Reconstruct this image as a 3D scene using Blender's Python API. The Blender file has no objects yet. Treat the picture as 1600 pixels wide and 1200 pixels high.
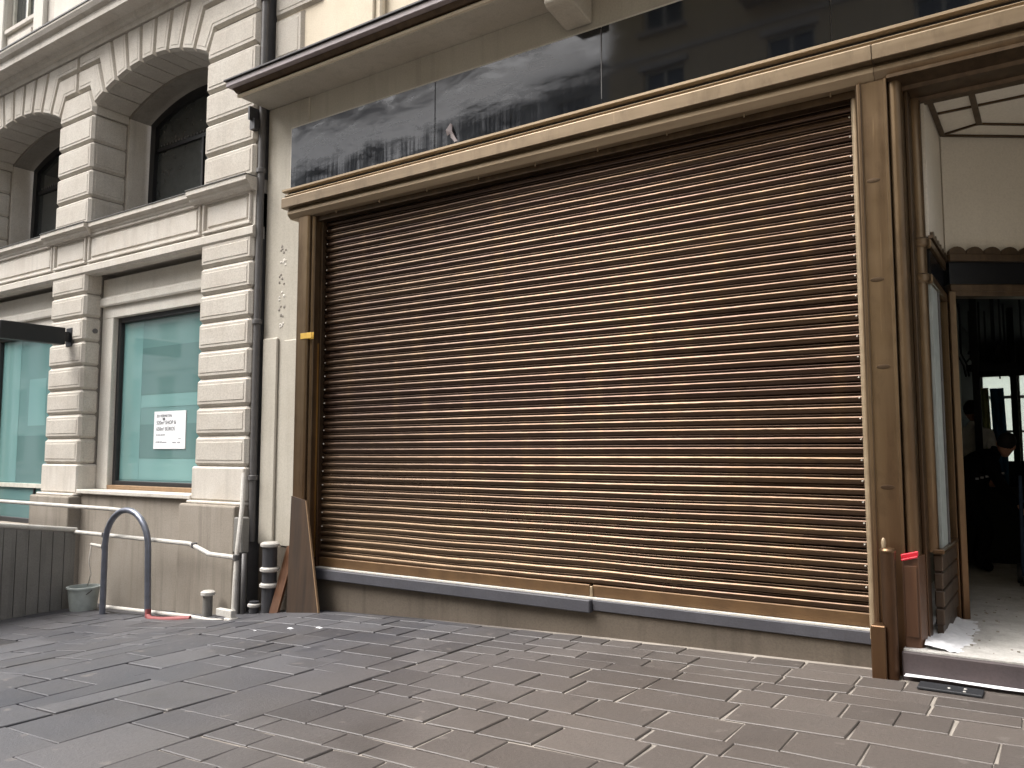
import bpy, bmesh, math, random
from mathutils import Vector, Matrix, noise
random.seed(7)
R = math.radians
S = bpy.context.scene
COL = S.collection

# ------------------------------------------------------------------ camera
cam = bpy.data.cameras.new('camera'); camo = bpy.data.objects.new('camera', cam); COL.objects.link(camo)
cam.sensor_fit = 'HORIZONTAL'; cam.sensor_width = 36.0; cam.lens = 28.46
cam.clip_start = 0.05; cam.clip_end = 2000
camo.location = (0, -5.8, 1.5); camo.rotation_euler = (R(90) + math.atan(107 / 1265), 0, R(34.1))
S.camera = camo

# ------------------------------------------------------------------ world, sun, exposure (bright overcast street)
SUN_EL, SUN_AZ = R(56), R(-46)          # azimuth measured from -Y towards -X
world = bpy.data.worlds.new('World'); S.world = world; world.use_nodes = True
nt = world.node_tree; nt.nodes.clear()
out = nt.nodes.new('ShaderNodeOutputWorld'); bg = nt.nodes.new('ShaderNodeBackground')
sky = nt.nodes.new('ShaderNodeTexSky'); sky.sky_type = 'NISHITA'; sky.sun_disc = False
sky.sun_elevation = SUN_EL; sky.sun_rotation = R(180) - SUN_AZ
sky.air_density = 1.0; sky.dust_density = 6.0; sky.ozone_density = 1.0
hs = nt.nodes.new('ShaderNodeHueSaturation'); hs.inputs['Saturation'].default_value = 0.34
nt.links.new(sky.outputs[0], hs.inputs['Color']); nt.links.new(hs.outputs[0], bg.inputs[0])
bg.inputs[1].default_value = 0.15
nt.links.new(bg.outputs[0], out.inputs[0])
sl = bpy.data.lights.new('sun', 'SUN'); sl.energy = 1.5; sl.angle = R(38); sl.color = (1.0, 0.96, 0.9)
so = bpy.data.objects.new('sun', sl); COL.objects.link(so)
sd = Vector((math.sin(SUN_AZ) * math.cos(SUN_EL), -math.cos(SUN_AZ) * math.cos(SUN_EL), math.sin(SUN_EL)))
so.location = sd * 30; so.rotation_euler = sd.to_track_quat('Z', 'Y').to_euler()
S.view_settings.view_transform = 'Standard'; S.view_settings.look = 'None'
S.view_settings.exposure = 1.2; S.view_settings.gamma = 1.0; S.view_settings.use_curve_mapping = False
S.render.engine = 'CYCLES'

# ------------------------------------------------------------------ helpers
WLD = {}
def ground(x):
    P = [(-60, -.60), (-16, -.52), (-14, -.48), (-11, -.42), (-9, -.35), (-7.6, -.235), (-6.2, -.06), (-5, 0.0), (-3, .07), (-1, .12), (0, .14), (60, .14)]
    for i in range(len(P) - 1):
        if x <= P[i + 1][0]:
            t = max(0, (x - P[i][0]) / (P[i + 1][0] - P[i][0])); return P[i][1] + t * (P[i + 1][1] - P[i][1])
    return .14
def tag(o, label=None, cat=None, group=None, kind=None):
    if label: o['label'] = label
    if cat: o['category'] = cat
    if group: o['group'] = group
    if kind: o['kind'] = kind
    return o
def par(o, p):
    if p is not None:
        o.parent = p
        if p.name in WLD: o.matrix_parent_inverse = WLD[p.name].inverted()
def thing(name, label, cat, loc=(0, 0, 0), group=None):
    o = bpy.data.objects.new(name, None); COL.objects.link(o); o.location = loc; o.empty_display_size = .2
    WLD[o.name] = Matrix.Translation(loc)
    return tag(o, label, cat, group)

class MB:
    def __init__(s): s.v = []; s.f = []
    def add(s, vs, fs):
        b = len(s.v); s.v += [tuple(p) for p in vs]; s.f += [tuple(i + b for i in q) for q in fs]; return s
    def box(s, x0, x1, y0, y1, z0, z1):
        return s.add([(x0, y0, z0), (x1, y0, z0), (x1, y1, z0), (x0, y1, z0), (x0, y0, z1), (x1, y0, z1), (x1, y1, z1), (x0, y1, z1)],
                     [(0, 3, 2, 1), (4, 5, 6, 7), (0, 1, 5, 4), (1, 2, 6, 5), (2, 3, 7, 6), (3, 0, 4, 7)])
    def obox(s, c, ax, ay, az):
        c = Vector(c); ax = Vector(ax); ay = Vector(ay); az = Vector(az); vs = []
        for k in (-1, 1):
            for i, j in ((-1, -1), (1, -1), (1, 1), (-1, 1)): vs.append(c + ax * i + ay * j + az * k)
        return s.add(vs, [(0, 3, 2, 1), (4, 5, 6, 7), (0, 1, 5, 4), (1, 2, 6, 5), (2, 3, 7, 6), (3, 0, 4, 7)])
    def prism(s, poly, a, b, axis):
        n = len(poly)
        def P(p, t):
            return (t, p[0], p[1]) if axis == 'x' else (p[0], t, p[1]) if axis == 'y' else (p[0], p[1], t)
        vs = [P(p, a) for p in poly] + [P(p, b) for p in poly]
        fs = [tuple(range(n)), tuple(range(2 * n - 1, n - 1, -1))] + [(i, (i + 1) % n, n + (i + 1) % n, n + i) for i in range(n)]
        return s.add(vs, fs)
    def tube(s, pts, r, n=10, cap=True):
        pts = [Vector(p) for p in pts]; rings = []; prev = None
        for i, p in enumerate(pts):
            d = (pts[min(i + 1, len(pts) - 1)] - pts[max(i - 1, 0)]).normalized()
            ref = prev if prev is not None else (Vector((0, 0, 1)) if abs(d.z) < .9 else Vector((1, 0, 0)))
            u = (ref - d * ref.dot(d)).normalized(); w = d.cross(u); prev = u
            rr = r[i] if isinstance(r, (list, tuple)) else r
            rings.append([p + (u * math.cos(2 * math.pi * k / n) + w * math.sin(2 * math.pi * k / n)) * rr for k in range(n)])
        vs = [q for g in rings for q in g]; fs = []
        for i in range(len(pts) - 1):
            for k in range(n): fs.append((i * n + k, i * n + (k + 1) % n, (i + 1) * n + (k + 1) % n, (i + 1) * n + k))
        if cap: fs += [tuple(range(n - 1, -1, -1)), tuple(range((len(pts) - 1) * n, len(pts) * n))]
        return s.add(vs, fs)
    def lathe(s, c, prof, n=16):
        vs = []; fs = []
        for r, z in prof:
            for k in range(n):
                a = 2 * math.pi * k / n; vs.append((c[0] + r * math.cos(a), c[1] + r * math.sin(a), c[2] + z))
        for i in range(len(prof) - 1):
            for k in range(n): fs.append((i * n + k, i * n + (k + 1) % n, (i + 1) * n + (k + 1) % n, (i + 1) * n + k))
        fs += [tuple(range(n - 1, -1, -1)), tuple(range((len(prof) - 1) * n, len(prof) * n))]
        return s.add(vs, fs)
    def build(s, name, mat, parent=None, bevel=0, smooth=False, seg=1, attr=None, autosmooth=False):
        me = bpy.data.meshes.new(name); me.from_pydata(s.v, [], s.f)
        bm = bmesh.new(); bm.from_mesh(me)
        bmesh.ops.recalc_face_normals(bm, faces=bm.faces)
        if bevel:
            es = [e for e in bm.edges if len(e.link_faces) == 2 and e.calc_face_angle(0) > .5]
            bmesh.ops.bevel(bm, geom=es, offset=bevel, segments=seg, affect='EDGES', profile=.5, clamp_overlap=True)
        bm.to_mesh(me); bm.free()
        if smooth: me.shade_smooth()
        if autosmooth: me.shade_smooth(); me.set_sharp_from_angle(angle=R(35))
        if mat: me.materials.append(mat)
        if attr is not None:
            a = me.attributes.new('tone', 'FLOAT', 'FACE')
            a.data.foreach_set('value', attr if isinstance(attr, list) else [attr] * len(me.polygons))
        o = bpy.data.objects.new(name, me); COL.objects.link(o); par(o, parent)
        return o

def inset(poly, d):
    """miter offset of a simple polygon towards its inside"""
    n = len(poly); A = sum(poly[i][0] * poly[(i + 1) % n][1] - poly[(i + 1) % n][0] * poly[i][1] for i in range(n))
    sg = 1 if A > 0 else -1; res = []
    for i in range(n):
        p0, p1, p2 = Vector(poly[i - 1]), Vector(poly[i]), Vector(poly[(i + 1) % n])
        e1 = (p1 - p0).normalized(); e2 = (p2 - p1).normalized()
        n1 = Vector((-e1.y, e1.x)) * sg; n2 = Vector((-e2.y, e2.x)) * sg
        m = (n1 + n2); m = m.normalized() if m.length > 1e-6 else n1
        res.append(tuple(p1 + m * (d / max(.35, m.dot(n1)))))
    return res
def ashlar(name, poly, yb, yf, mat, parent, ch=.04, gap=.003):
    """dressed stone: prism in XZ with a chamfered front arris, drafted margin and a raised tooled field"""
    n = len(poly); p0 = inset(poly, gap); p1 = inset(poly, ch); p2 = inset(poly, ch + .035); p3 = inset(poly, ch + .042)
    L = [(p0, yb), (p0, yf + ch * 1.25), (p1, yf), (p2, yf), (p3, yf - .005)]
    vs = [(q[0], y, q[1]) for P, y in L for q in P]; fs = [tuple(range(n)), tuple(range(5 * n - 1, 4 * n - 1, -1))]
    for k in range(4):
        for i in range(n): fs.append((k * n + i, k * n + (i + 1) % n, (k + 1) * n + (i + 1) % n, (k + 1) * n + i))
    return MB().add(vs, fs).build(name, mat, parent)
def quoin(name, x0, x1, y0, y1, z0, z1, mat, parent, ch=.036, field=True):
    """pier stone seen on front and flank: box chamfered on every edge, raised field on the front and the right flank"""
    m = MB().box(x0, x1, y0, y1, z0 + .002, z1 - .002)
    o = m.build(name, mat, parent, bevel=ch)
    if field:
        bm = bmesh.new(); bm.from_mesh(o.data)
        for (a, b, c, d) in (('f', x0, x1, y0), ('s', y0, y1, x1)):
            u0, u1, w = b + ch + .03, c - ch - .03, d
            if u1 - u0 < .06: continue
            za, zb = z0 + ch + .03, z1 - ch - .03; e = .006; i = .007
            if a == 'f':
                q = [(u0, w, za), (u1, w, za), (u1, w, zb), (u0, w, zb)]; q2 = [(u0 + i, w - e, za + i), (u1 - i, w - e, za + i), (u1 - i, w - e, zb - i), (u0 + i, w - e, zb - i)]
            else:
                q = [(w, u0, za), (w, u1, za), (w, u1, zb), (w, u0, zb)]; q2 = [(w + e, u0 + i, za + i), (w + e, u1 - i, za + i), (w + e, u1 - i, zb - i), (w + e, u0 + i, zb - i)]
            A = [bm.verts.new(p) for p in q]; B = [bm.verts.new(p) for p in q2]
            bm.faces.new(B)
            for k in range(4): bm.faces.new((A[k], A[(k + 1) % 4], B[(k + 1) % 4], B[k]))
        bm.to_mesh(o.data); bm.free()
    return o

# ------------------------------------------------------------------ materials
def srgb(r, g, b):
    f = lambda c: (c / 255 / 12.92) if c / 255 <= .04045 else ((c / 255 + .055) / 1.055) ** 2.4
    return (f(r), f(g), f(b), 1)
class NT:
    def __init__(s, name):
        s.m = bpy.data.materials.new(name); s.m.use_nodes = True; s.t = s.m.node_tree; s.t.nodes.clear()
        s.o = s.n('ShaderNodeOutputMaterial'); s.b = s.n('ShaderNodeBsdfPrincipled'); s.l(s.b.outputs[0], s.o.inputs[0])
        s.pos = s.n('ShaderNodeNewGeometry').outputs['Position']
    def n(s, t, **k):
        d = s.t.nodes.new(t)
        for a, b in k.items(): setattr(d, a, b)
        return d
    def l(s, a, b): s.t.links.new(a, b)
    def set(s, k, v): s.b.inputs[k].default_value = v
    def scaled(s, sc):
        m = s.n('ShaderNodeMapping'); m.inputs['Scale'].default_value = sc; s.l(s.pos, m.inputs[0]); return m.outputs[0]
    def noise(s, sc=(1, 1, 1), scale=5, detail=4, rough=.55, dist=0):
        n = s.n('ShaderNodeTexNoise'); n.inputs['Scale'].default_value = scale; n.inputs['Detail'].default_value = detail
        n.inputs['Roughness'].default_value = rough; n.inputs['Distortion'].default_value = dist
        s.l(s.scaled(sc), n.inputs['Vector']); return n.outputs['Fac']
    def ramp(s, f, a, b, ca=(0, 0, 0, 1), cb=(1, 1, 1, 1)):
        r = s.n('ShaderNodeValToRGB'); r.color_ramp.elements[0].position = a; r.color_ramp.elements[1].position = b
        r.color_ramp.elements[0].color = ca; r.color_ramp.elements[1].color = cb; s.l(f, r.inputs[0]); return r.outputs[0]
    def mix(s, f, a, b, mode='MIX'):
        m = s.n('ShaderNodeMix', data_type='RGBA', blend_type=mode)
        for i, v in ((0, f), (6, a), (7, b)):
            if hasattr(v, 'is_linked') or hasattr(v, 'links'): s.l(v, m.inputs[i])
            else: m.inputs[i].default_value = v
        return m.outputs[2]
    def math(s, op, a, b=None):
        m = s.n('ShaderNodeMath', operation=op)
        for i, v in enumerate((a, b)):
            if v is None: continue
            if hasattr(v, 'links'): s.l(v, m.inputs[i])
            else: m.inputs[i].default_value = v
        return m.outputs[0]
    def bump(s, h, strength=.3, dist=.01):
        b = s.n('ShaderNodeBump'); b.inputs['Strength'].default_value = strength; b.inputs['Distance'].default_value = dist
        s.l(h, b.inputs['Height']); s.l(b.outputs[0], s.b.inputs['Normal'])
    def color(s, c): s.l(c, s.b.inputs['Base Color'])
    def axis(s, k):
        x = s.n('ShaderNodeSeparateXYZ'); s.l(s.pos, x.inputs[0]); return x.outputs[k]

def stone_mat(name, ca, cb, dirt, streak=.5, stipple=.35, sdist=.006, rough=.85, mott=3.0, speck=.35):
    t = NT(name)
    base = t.mix(t.ramp(t.noise(scale=mott, detail=5), .3, .7), ca, cb)
    base = t.mix(t.ramp(t.noise((1.3, 1.3, 1.3), 52, 4, .7), .42, .72, (0, 0, 0, 1), (speck, speck, speck, 1)), base, dirt)
    st = t.ramp(t.noise((6, 6, .45), 1.6, 4), .52, .78, (0, 0, 0, 1), (streak, streak, streak, 1))
    base = t.mix(st, base, dirt)
    t.color(base); t.set('Roughness', rough); t.set('Specular IOR Level', .25)
    t.bump(t.noise(scale=60, detail=4, rough=.75), stipple, sdist)
    return t.m
M = {}
M['ashlar'] = stone_mat('limestone_ashlar', srgb(201, 196, 187), srgb(188, 181, 171), srgb(134, 128, 120), .2, .4, .008, speck=.5)
M['smooth_stone'] = stone_mat('limestone_smooth', srgb(208, 203, 195), srgb(195, 188, 178), srgb(134, 128, 120), .28, .15, .004)
M['white_stone'] = stone_mat('pale_lintel_stone', srgb(214, 211, 203), srgb(204, 199, 190), srgb(150, 146, 138), .2, .12, .003)
M['plinth'] = stone_mat('plinth_stone', srgb(158, 150, 140), srgb(140, 132, 121), srgb(84, 78, 70), .5, .3, .006, mott=1.6)
M['plaster'] = stone_mat('cream_plaster', srgb(188, 183, 172), srgb(174, 168, 156), srgb(130, 124, 113), .3, .15, .004, mott=1.7)
M['cream_wall'] = stone_mat('cream_wall_stone', srgb(222, 212, 192), srgb(212, 200, 180), srgb(170, 160, 146), .2, .3, .006)
M['joint'] = stone_mat('stone_joint', srgb(150, 145, 137), srgb(138, 132, 124), srgb(90, 86, 80), .3, .2, .004)
M['concrete'] = stone_mat('sill_concrete', srgb(106, 97, 87), srgb(92, 84, 75), srgb(60, 54, 48), .5, .3, .006, mott=1.2)
M['slate_sill'] = stone_mat('slate_sill', srgb(84, 84, 90), srgb(72, 72, 78), srgb(60, 58, 58), .2, .2, .003, .5)
M['vest_plaster'] = stone_mat('vestibule_plaster', srgb(214, 208, 196), srgb(204, 198, 186), srgb(170, 164, 154), .12, .06, .002, .8, 1.2)
M['beige_render'] = stone_mat('beige_render', srgb(222, 206, 172), srgb(208, 190, 156), srgb(160, 144, 118), .35, .2, .006, mott=.6)
M['grey_render'] = stone_mat('grey_render', srgb(214, 214, 208), srgb(200, 200, 194), srgb(150, 150, 146), .3, .2, .006, mott=.6)

def metal_mat(name, ca, cb, rough, metallic, streak=(30, 30, .7), ramp=(.3, .7), rvar=.12, spec=.5, bump=.05, coat=0, reflect_patina=None):
    t = NT(name)
    f = t.ramp(t.noise(streak, 1.0, 5), *ramp)
    c = t.mix(f, ca, cb)
    sp = t.ramp(t.noise(scale=26, detail=3, rough=.7), .66, .74, (0, 0, 0, 1), (.45, .45, .45, 1))
    c = t.mix(sp, c, tuple(x * .55 for x in ca[:3]) + (1,))
    if reflect_patina:
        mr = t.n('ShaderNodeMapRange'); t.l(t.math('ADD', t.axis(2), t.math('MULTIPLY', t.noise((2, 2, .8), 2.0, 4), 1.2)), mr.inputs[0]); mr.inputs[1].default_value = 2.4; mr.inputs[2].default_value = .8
        c = t.mix(t.math('MULTIPLY', mr.outputs[0], .75), c, reflect_patina)  # redder brown towards the bottom paints in the ground's reflection
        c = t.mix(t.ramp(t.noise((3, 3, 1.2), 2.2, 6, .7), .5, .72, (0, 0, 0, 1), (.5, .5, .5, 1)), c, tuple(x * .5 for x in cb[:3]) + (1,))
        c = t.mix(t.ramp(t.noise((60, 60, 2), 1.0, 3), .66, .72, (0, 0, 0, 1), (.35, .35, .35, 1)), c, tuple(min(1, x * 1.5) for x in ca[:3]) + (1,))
    t.color(c); t.set('Metallic', metallic); t.set('Specular IOR Level', spec)
    rr = t.n('ShaderNodeMapRange'); t.l(t.noise(scale=7, detail=4), rr.inputs[0]); rr.inputs[3].default_value = rough - rvar; rr.inputs[4].default_value = rough + rvar
    t.l(rr.outputs[0], t.b.inputs['Roughness'])
    if bump: t.bump(t.noise(scale=14, detail=3), bump, .01)
    if coat: t.set('Coat Weight', coat); t.set('Coat Roughness', .15)
    return t.m
M['bronze'] = metal_mat('bronze', srgb(132, 112, 86), srgb(92, 74, 56), .36, .75, (11, 11, .45), (.25, .75), reflect_patina=srgb(100, 70, 48))
M['bronze_h'] = metal_mat('lintel_bronze', srgb(136, 120, 99), srgb(120, 104, 84), .40, .65, (.5, 12, 12), reflect_patina=srgb(120, 100, 76))
M['bronze_dark'] = metal_mat('dark_bronze', srgb(92, 76, 59), srgb(76, 62, 48), .42, .75, (14, 14, .5), reflect_patina=srgb(84, 56, 38))
M['bronze_light'] = metal_mat('weathered_bronze', srgb(168, 150, 124), srgb(146, 128, 104), .5, .45, (.6, 10, 10))
M['wood_panel'] = metal_mat('varnished_wood', srgb(98, 68, 48), srgb(78, 52, 37), .4, .0, (20, 20, 1.5))
M['gold_trim'] = metal_mat('brass_trim', srgb(190, 150, 84), srgb(140, 104, 60), .4, .7)
def shutter_mat():
    t = NT('shutter_bronze_paint')
    oi = t.n('ShaderNodeObjectInfo').outputs['Random']
    c = t.mix(oi, srgb(86, 69, 52), srgb(64, 47, 37))
    c = t.mix(t.ramp(t.noise((.45, 1, 9), 1.5, 5), .35, .7, (0, 0, 0, 1), (.7, .7, .7, 1)), c, srgb(72, 54, 45))
    c = t.mix(t.ramp(t.noise((5, 1, .5), 1.2, 5), .52, .78, (0, 0, 0, 1), (.55, .55, .55, 1)), c, srgb(104, 82, 56))
    c = t.mix(t.ramp(t.noise((3, 1, 3), 2.0, 5, .7), .60, .72, (0, 0, 0, 1), (.6, .6, .6, 1)), c, srgb(48, 35, 30))
    # settled dust, thickest on the lowest slats
    mr = t.n('ShaderNodeMapRange'); t.l(t.axis(2), mr.inputs[0]); mr.inputs[1].default_value = 1.7; mr.inputs[2].default_value = .4
    d = t.math('MULTIPLY', mr.outputs[0], t.ramp(t.noise((.5, 1, 1), 1.1, 3), .3, .5))
    mx = t.n('ShaderNodeMapRange'); t.l(t.math('ADD', t.axis(0), t.axis(2)), mx.inputs[0]); mx.inputs[1].default_value = -2.0; mx.inputs[2].default_value = -5.0; mx.inputs[3].default_value = .3; mx.inputs[4].default_value = .85
    d = t.math('MULTIPLY', d, mx.outputs[0])
    c = t.mix(d, c, srgb(118, 98, 76))
    t.color(c); t.set('Metallic', .8); t.set('Coat Weight', .15); t.set('Coat Roughness', .16)
    t.bump(t.noise((1.1, 1, 5), 2.2, 3), .22, .03)
    rr = t.n('ShaderNodeMapRange'); t.l(t.noise(scale=6, detail=3), rr.inputs[0]); rr.inputs[3].default_value = .12; rr.inputs[4].default_value = .26
    r2 = t.math('ADD', rr.outputs[0], t.math('MULTIPLY', d, .35)); t.l(r2, t.b.inputs['Roughness'])
    return t.m
M['shutter'] = shutter_mat()
M['bottom_rail'] = metal_mat('tarnished_bottom_rail', srgb(112, 86, 58), srgb(92, 70, 48), .5, .4, (5, 5, 5))
def black_glass():
    t = NT('black_glass_dust_reflection')
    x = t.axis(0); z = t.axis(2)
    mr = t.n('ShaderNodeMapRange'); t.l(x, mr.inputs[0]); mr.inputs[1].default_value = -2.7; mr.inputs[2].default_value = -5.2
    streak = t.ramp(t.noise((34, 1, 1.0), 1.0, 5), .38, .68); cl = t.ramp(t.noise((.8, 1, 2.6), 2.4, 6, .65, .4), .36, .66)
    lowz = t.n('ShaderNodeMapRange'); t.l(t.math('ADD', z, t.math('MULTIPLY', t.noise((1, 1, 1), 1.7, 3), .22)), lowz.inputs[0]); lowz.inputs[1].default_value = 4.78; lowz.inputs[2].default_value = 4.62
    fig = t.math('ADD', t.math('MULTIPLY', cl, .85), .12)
    fig = t.math('MULTIPLY', fig, t.math('SUBTRACT', 1.0, t.math('MULTIPLY', lowz.outputs[0], t.math('SUBTRACT', .85, t.math('MULTIPLY', streak, .5)))))  # darker streaked lower edge paints reflected rooflines into the dust tone
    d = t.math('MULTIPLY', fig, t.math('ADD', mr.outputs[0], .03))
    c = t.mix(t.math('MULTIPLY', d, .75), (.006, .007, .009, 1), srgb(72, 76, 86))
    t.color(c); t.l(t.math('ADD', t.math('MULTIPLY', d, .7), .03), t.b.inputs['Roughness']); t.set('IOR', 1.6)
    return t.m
M['black_glass'] = black_glass()
def simple(name, c, rough=.5, metallic=0, spec=.5, var=.12, scale=12, bump=0):
    t = NT(name); c2 = tuple(x * (1 - 2 * var) for x in c[:3]) + (1,)
    t.color(t.mix(t.ramp(t.noise(scale=scale, detail=4), .3, .7), c, c2)); t.set('Roughness', rough); t.set('Metallic', metallic); t.set('Specular IOR Level', spec)
    if bump: t.bump(t.noise(scale=scale * 5), bump, .005)
    return t.m
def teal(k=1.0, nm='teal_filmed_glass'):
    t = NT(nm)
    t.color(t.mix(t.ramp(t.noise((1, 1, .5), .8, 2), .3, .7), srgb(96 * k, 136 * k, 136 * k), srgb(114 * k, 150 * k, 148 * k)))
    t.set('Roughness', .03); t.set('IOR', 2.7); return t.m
M['teal_glass'] = teal(); M['teal_pale'] = teal(1.13, 'pale_teal_reflection'); M['teal_deep'] = teal(.9, 'deep_teal_reflection')  # pale and deep tones are for reflections painted onto the panes
M['dark_glass'] = simple('dark_window_glass', (.05, .055, .054, 1), .05, 0, .8)
M['smoked'] = simple('smoked_glass', (.006, .007, .01, 1), .25, 0, .3)
M['black_metal'] = simple('black_powder_coat', srgb(24, 25, 28), .45)
M['black_frame'] = simple('dark_window_frame', srgb(44, 44, 46), .4)
M['pipe_grey'] = simple('grey_painted_pipe', srgb(92, 90, 90), .5)
M['pipe_dark'] = simple('dark_iron_pipe', srgb(66, 66, 70), .5)
M['white_paint'] = stone_mat('white_painted_steel', srgb(200, 198, 193), srgb(186, 183, 177), srgb(118, 102, 86), .35, .1, .002, .45, 9, .3)
M['hoop_steel'] = simple('grey_blue_steel', srgb(120, 124, 136), .35, .6)
M['red_hose'] = simple('red_rubber', srgb(140, 72, 72), .6)
M['bucket'] = simple('pale_plastic', srgb(172, 180, 178), .5)
M['panel_grey'] = stone_mat('grey_board', srgb(132, 130, 126), srgb(118, 116, 112), srgb(70, 68, 66), .5, .1, .002, .7)
M['board'] = metal_mat('dark_stained_board', srgb(80, 63, 49), srgb(54, 45, 39), .5, .2, (14, 14, .6))
M['board_edge'] = simple('raw_board_edge', srgb(146, 118, 88), .7)
M['capping'] = simple('lead_grey_capping', srgb(158, 148, 150), .5, 0)
M['black_line'] = simple('black_capping', srgb(38, 34, 36), .5)
M['yellow'] = simple('yellow_tape', srgb(208, 168, 70), .5)
M['red_tape'] = simple('red_reflective_tape', srgb(222, 40, 60), .25)
M['paper'] = simple('white_paper', srgb(232, 234, 238), .6, 0, .3, .02)
M['ink'] = simple('dark_ink', srgb(70, 72, 78), .7)
M['ink_light'] = simple('pale_ink', srgb(150, 152, 158), .7)
M['dusty_floor'] = stone_mat('dusty_floor', srgb(196, 194, 190), srgb(168, 165, 160), srgb(110, 106, 102), .3, .5, .006, .9, 5)
M['dust'] = simple('white_plaster_dust', srgb(226, 227, 230), .95, 0, .2, .05, 20, .4)
M['step_slate'] = stone_mat('dark_step_slate', srgb(84, 74, 74), srgb(72, 66, 68), srgb(50, 46, 46), .2, .2, .003, .55)
M['rubber'] = simple('black_rubber', srgb(40, 42, 46), .6)
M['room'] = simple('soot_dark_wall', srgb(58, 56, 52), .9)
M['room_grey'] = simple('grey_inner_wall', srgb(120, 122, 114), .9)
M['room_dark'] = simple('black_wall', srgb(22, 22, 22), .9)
M['white_frame'] = simple('white_window_frame', srgb(214, 212, 200), .6)
M['black_cloth'] = simple('black_cloth', srgb(16, 16, 18), .95, 0, .1)
M['white_cloth'] = simple('white_cloth', srgb(216, 216, 210), .9)
M['jeans'] = simple('blue_jeans', srgb(52, 70, 96), .9)
M['skin'] = simple('skin', srgb(190, 140, 116), .6)
M['hair'] = simple('dark_hair', srgb(28, 22, 20), .8)
M['blue_cloth'] = simple('blue_tarpaulin', srgb(40, 106, 146), .6)
M['green_cloth'] = simple('pale_green_curtain', srgb(190, 196, 130), .8)
M['lead'] = simple('lead_flashing', srgb(108, 108, 106), .6, .3)
M['clear'] = None
def clear_glass():
    t = NT('clear_glass'); t.t.nodes.remove(t.b)
    tr = t.n('ShaderNodeBsdfTransparent'); tr.inputs[0].default_value = (.82, .88, .86, 1); g = t.n('ShaderNodeBsdfGlossy'); g.inputs['Roughness'].default_value = .03
    fr = t.n('ShaderNodeFresnel'); fr.inputs[0].default_value = 1.5; mx = t.n('ShaderNodeMixShader')
    t.l(fr.outputs[0], mx.inputs[0]); t.l(tr.outputs[0], mx.inputs[1]); t.l(g.outputs[0], mx.inputs[2]); t.l(mx.outputs[0], t.o.inputs[0]); return t.m
M['clear'] = clear_glass()
def paver_mat():
    t = NT('paving_slate')
    a = t.n('ShaderNodeAttribute'); a.attribute_name = 'tone'; tone = a.outputs['Fac']
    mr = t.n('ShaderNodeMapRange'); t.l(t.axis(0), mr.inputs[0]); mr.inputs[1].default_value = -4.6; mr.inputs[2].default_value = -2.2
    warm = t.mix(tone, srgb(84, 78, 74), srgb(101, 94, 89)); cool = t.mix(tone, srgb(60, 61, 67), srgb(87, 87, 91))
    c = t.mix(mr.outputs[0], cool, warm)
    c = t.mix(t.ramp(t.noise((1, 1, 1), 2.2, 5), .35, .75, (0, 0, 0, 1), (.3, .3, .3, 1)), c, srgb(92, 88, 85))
    c = t.mix(t.ramp(t.noise(scale=60, detail=3), .5, .8, (0, 0, 0, 1), (.35, .35, .35, 1)), c, srgb(52, 50, 50))
    c = t.mix(t.ramp(t.noise((1, 1, 1), .9, 5, .65), .5, .7, (0, 0, 0, 1), (.5, .5, .5, 1)), c, srgb(62, 58, 56))
    c = t.mix(t.ramp(t.noise((1, 1, 1), 9, 2, .4), .70, .73, (0, 0, 0, 1), (.35, .35, .35, 1)), c, srgb(128, 122, 116))
    t.color(c)
    rr = t.n('ShaderNodeMapRange'); t.l(t.noise(scale=1.3, detail=4), rr.inputs[0]); rr.inputs[3].default_value = .32; rr.inputs[4].default_value = .62
    t.l(rr.outputs[0], t.b.inputs['Roughness']); t.set('Specular IOR Level', .5)
    t.bump(t.noise(scale=42, detail=6, rough=.7), .5, .007); return t.m
M['paver'] = paver_mat()
def mortar_mat():
    t = NT('paving_mortar')
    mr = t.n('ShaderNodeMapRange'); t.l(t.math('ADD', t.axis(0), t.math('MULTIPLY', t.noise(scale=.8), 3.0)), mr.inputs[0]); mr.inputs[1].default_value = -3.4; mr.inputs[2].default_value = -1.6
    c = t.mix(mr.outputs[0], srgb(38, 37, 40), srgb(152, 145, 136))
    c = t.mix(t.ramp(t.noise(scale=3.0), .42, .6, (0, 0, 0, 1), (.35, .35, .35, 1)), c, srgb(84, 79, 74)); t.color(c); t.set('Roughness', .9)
    t.bump(t.noise(scale=50), .4, .006); return t.m
M['mortar'] = mortar_mat()

# ================================================================== SETTING: pavement
xs = [-300, -60, -16, -14, -12.5, -11, -10, -9, -8.3, -7.6, -6.9, -6.2, -5.6, -5, -4, -3, -2, -1, 0, 300]
v = []; f = []
for i, x in enumerate(xs):
    z = ground(x) - .004; v += [(x, -300, z), (x, 300, z)]
    if i: f.append((2 * i - 2, 2 * i, 2 * i + 1, 2 * i - 1))
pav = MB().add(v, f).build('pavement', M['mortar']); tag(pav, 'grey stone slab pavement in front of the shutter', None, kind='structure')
stones = []
def slab(x0, x1, y0, y1):
    g = .005 + random.random() * .003
    x0 += g; x1 -= g; y0 += g; y1 -= g
    if x1 - x0 < .05 or y1 - y0 < .05: return
    stones.append((x0, x1, y0, y1))
def wall_front(x):       # keep paving clear of the building line
    if x > -.9: return -.30
    if x > -6.6: return -.13
    if x > -7.25: return -.02
    return -.26
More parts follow.
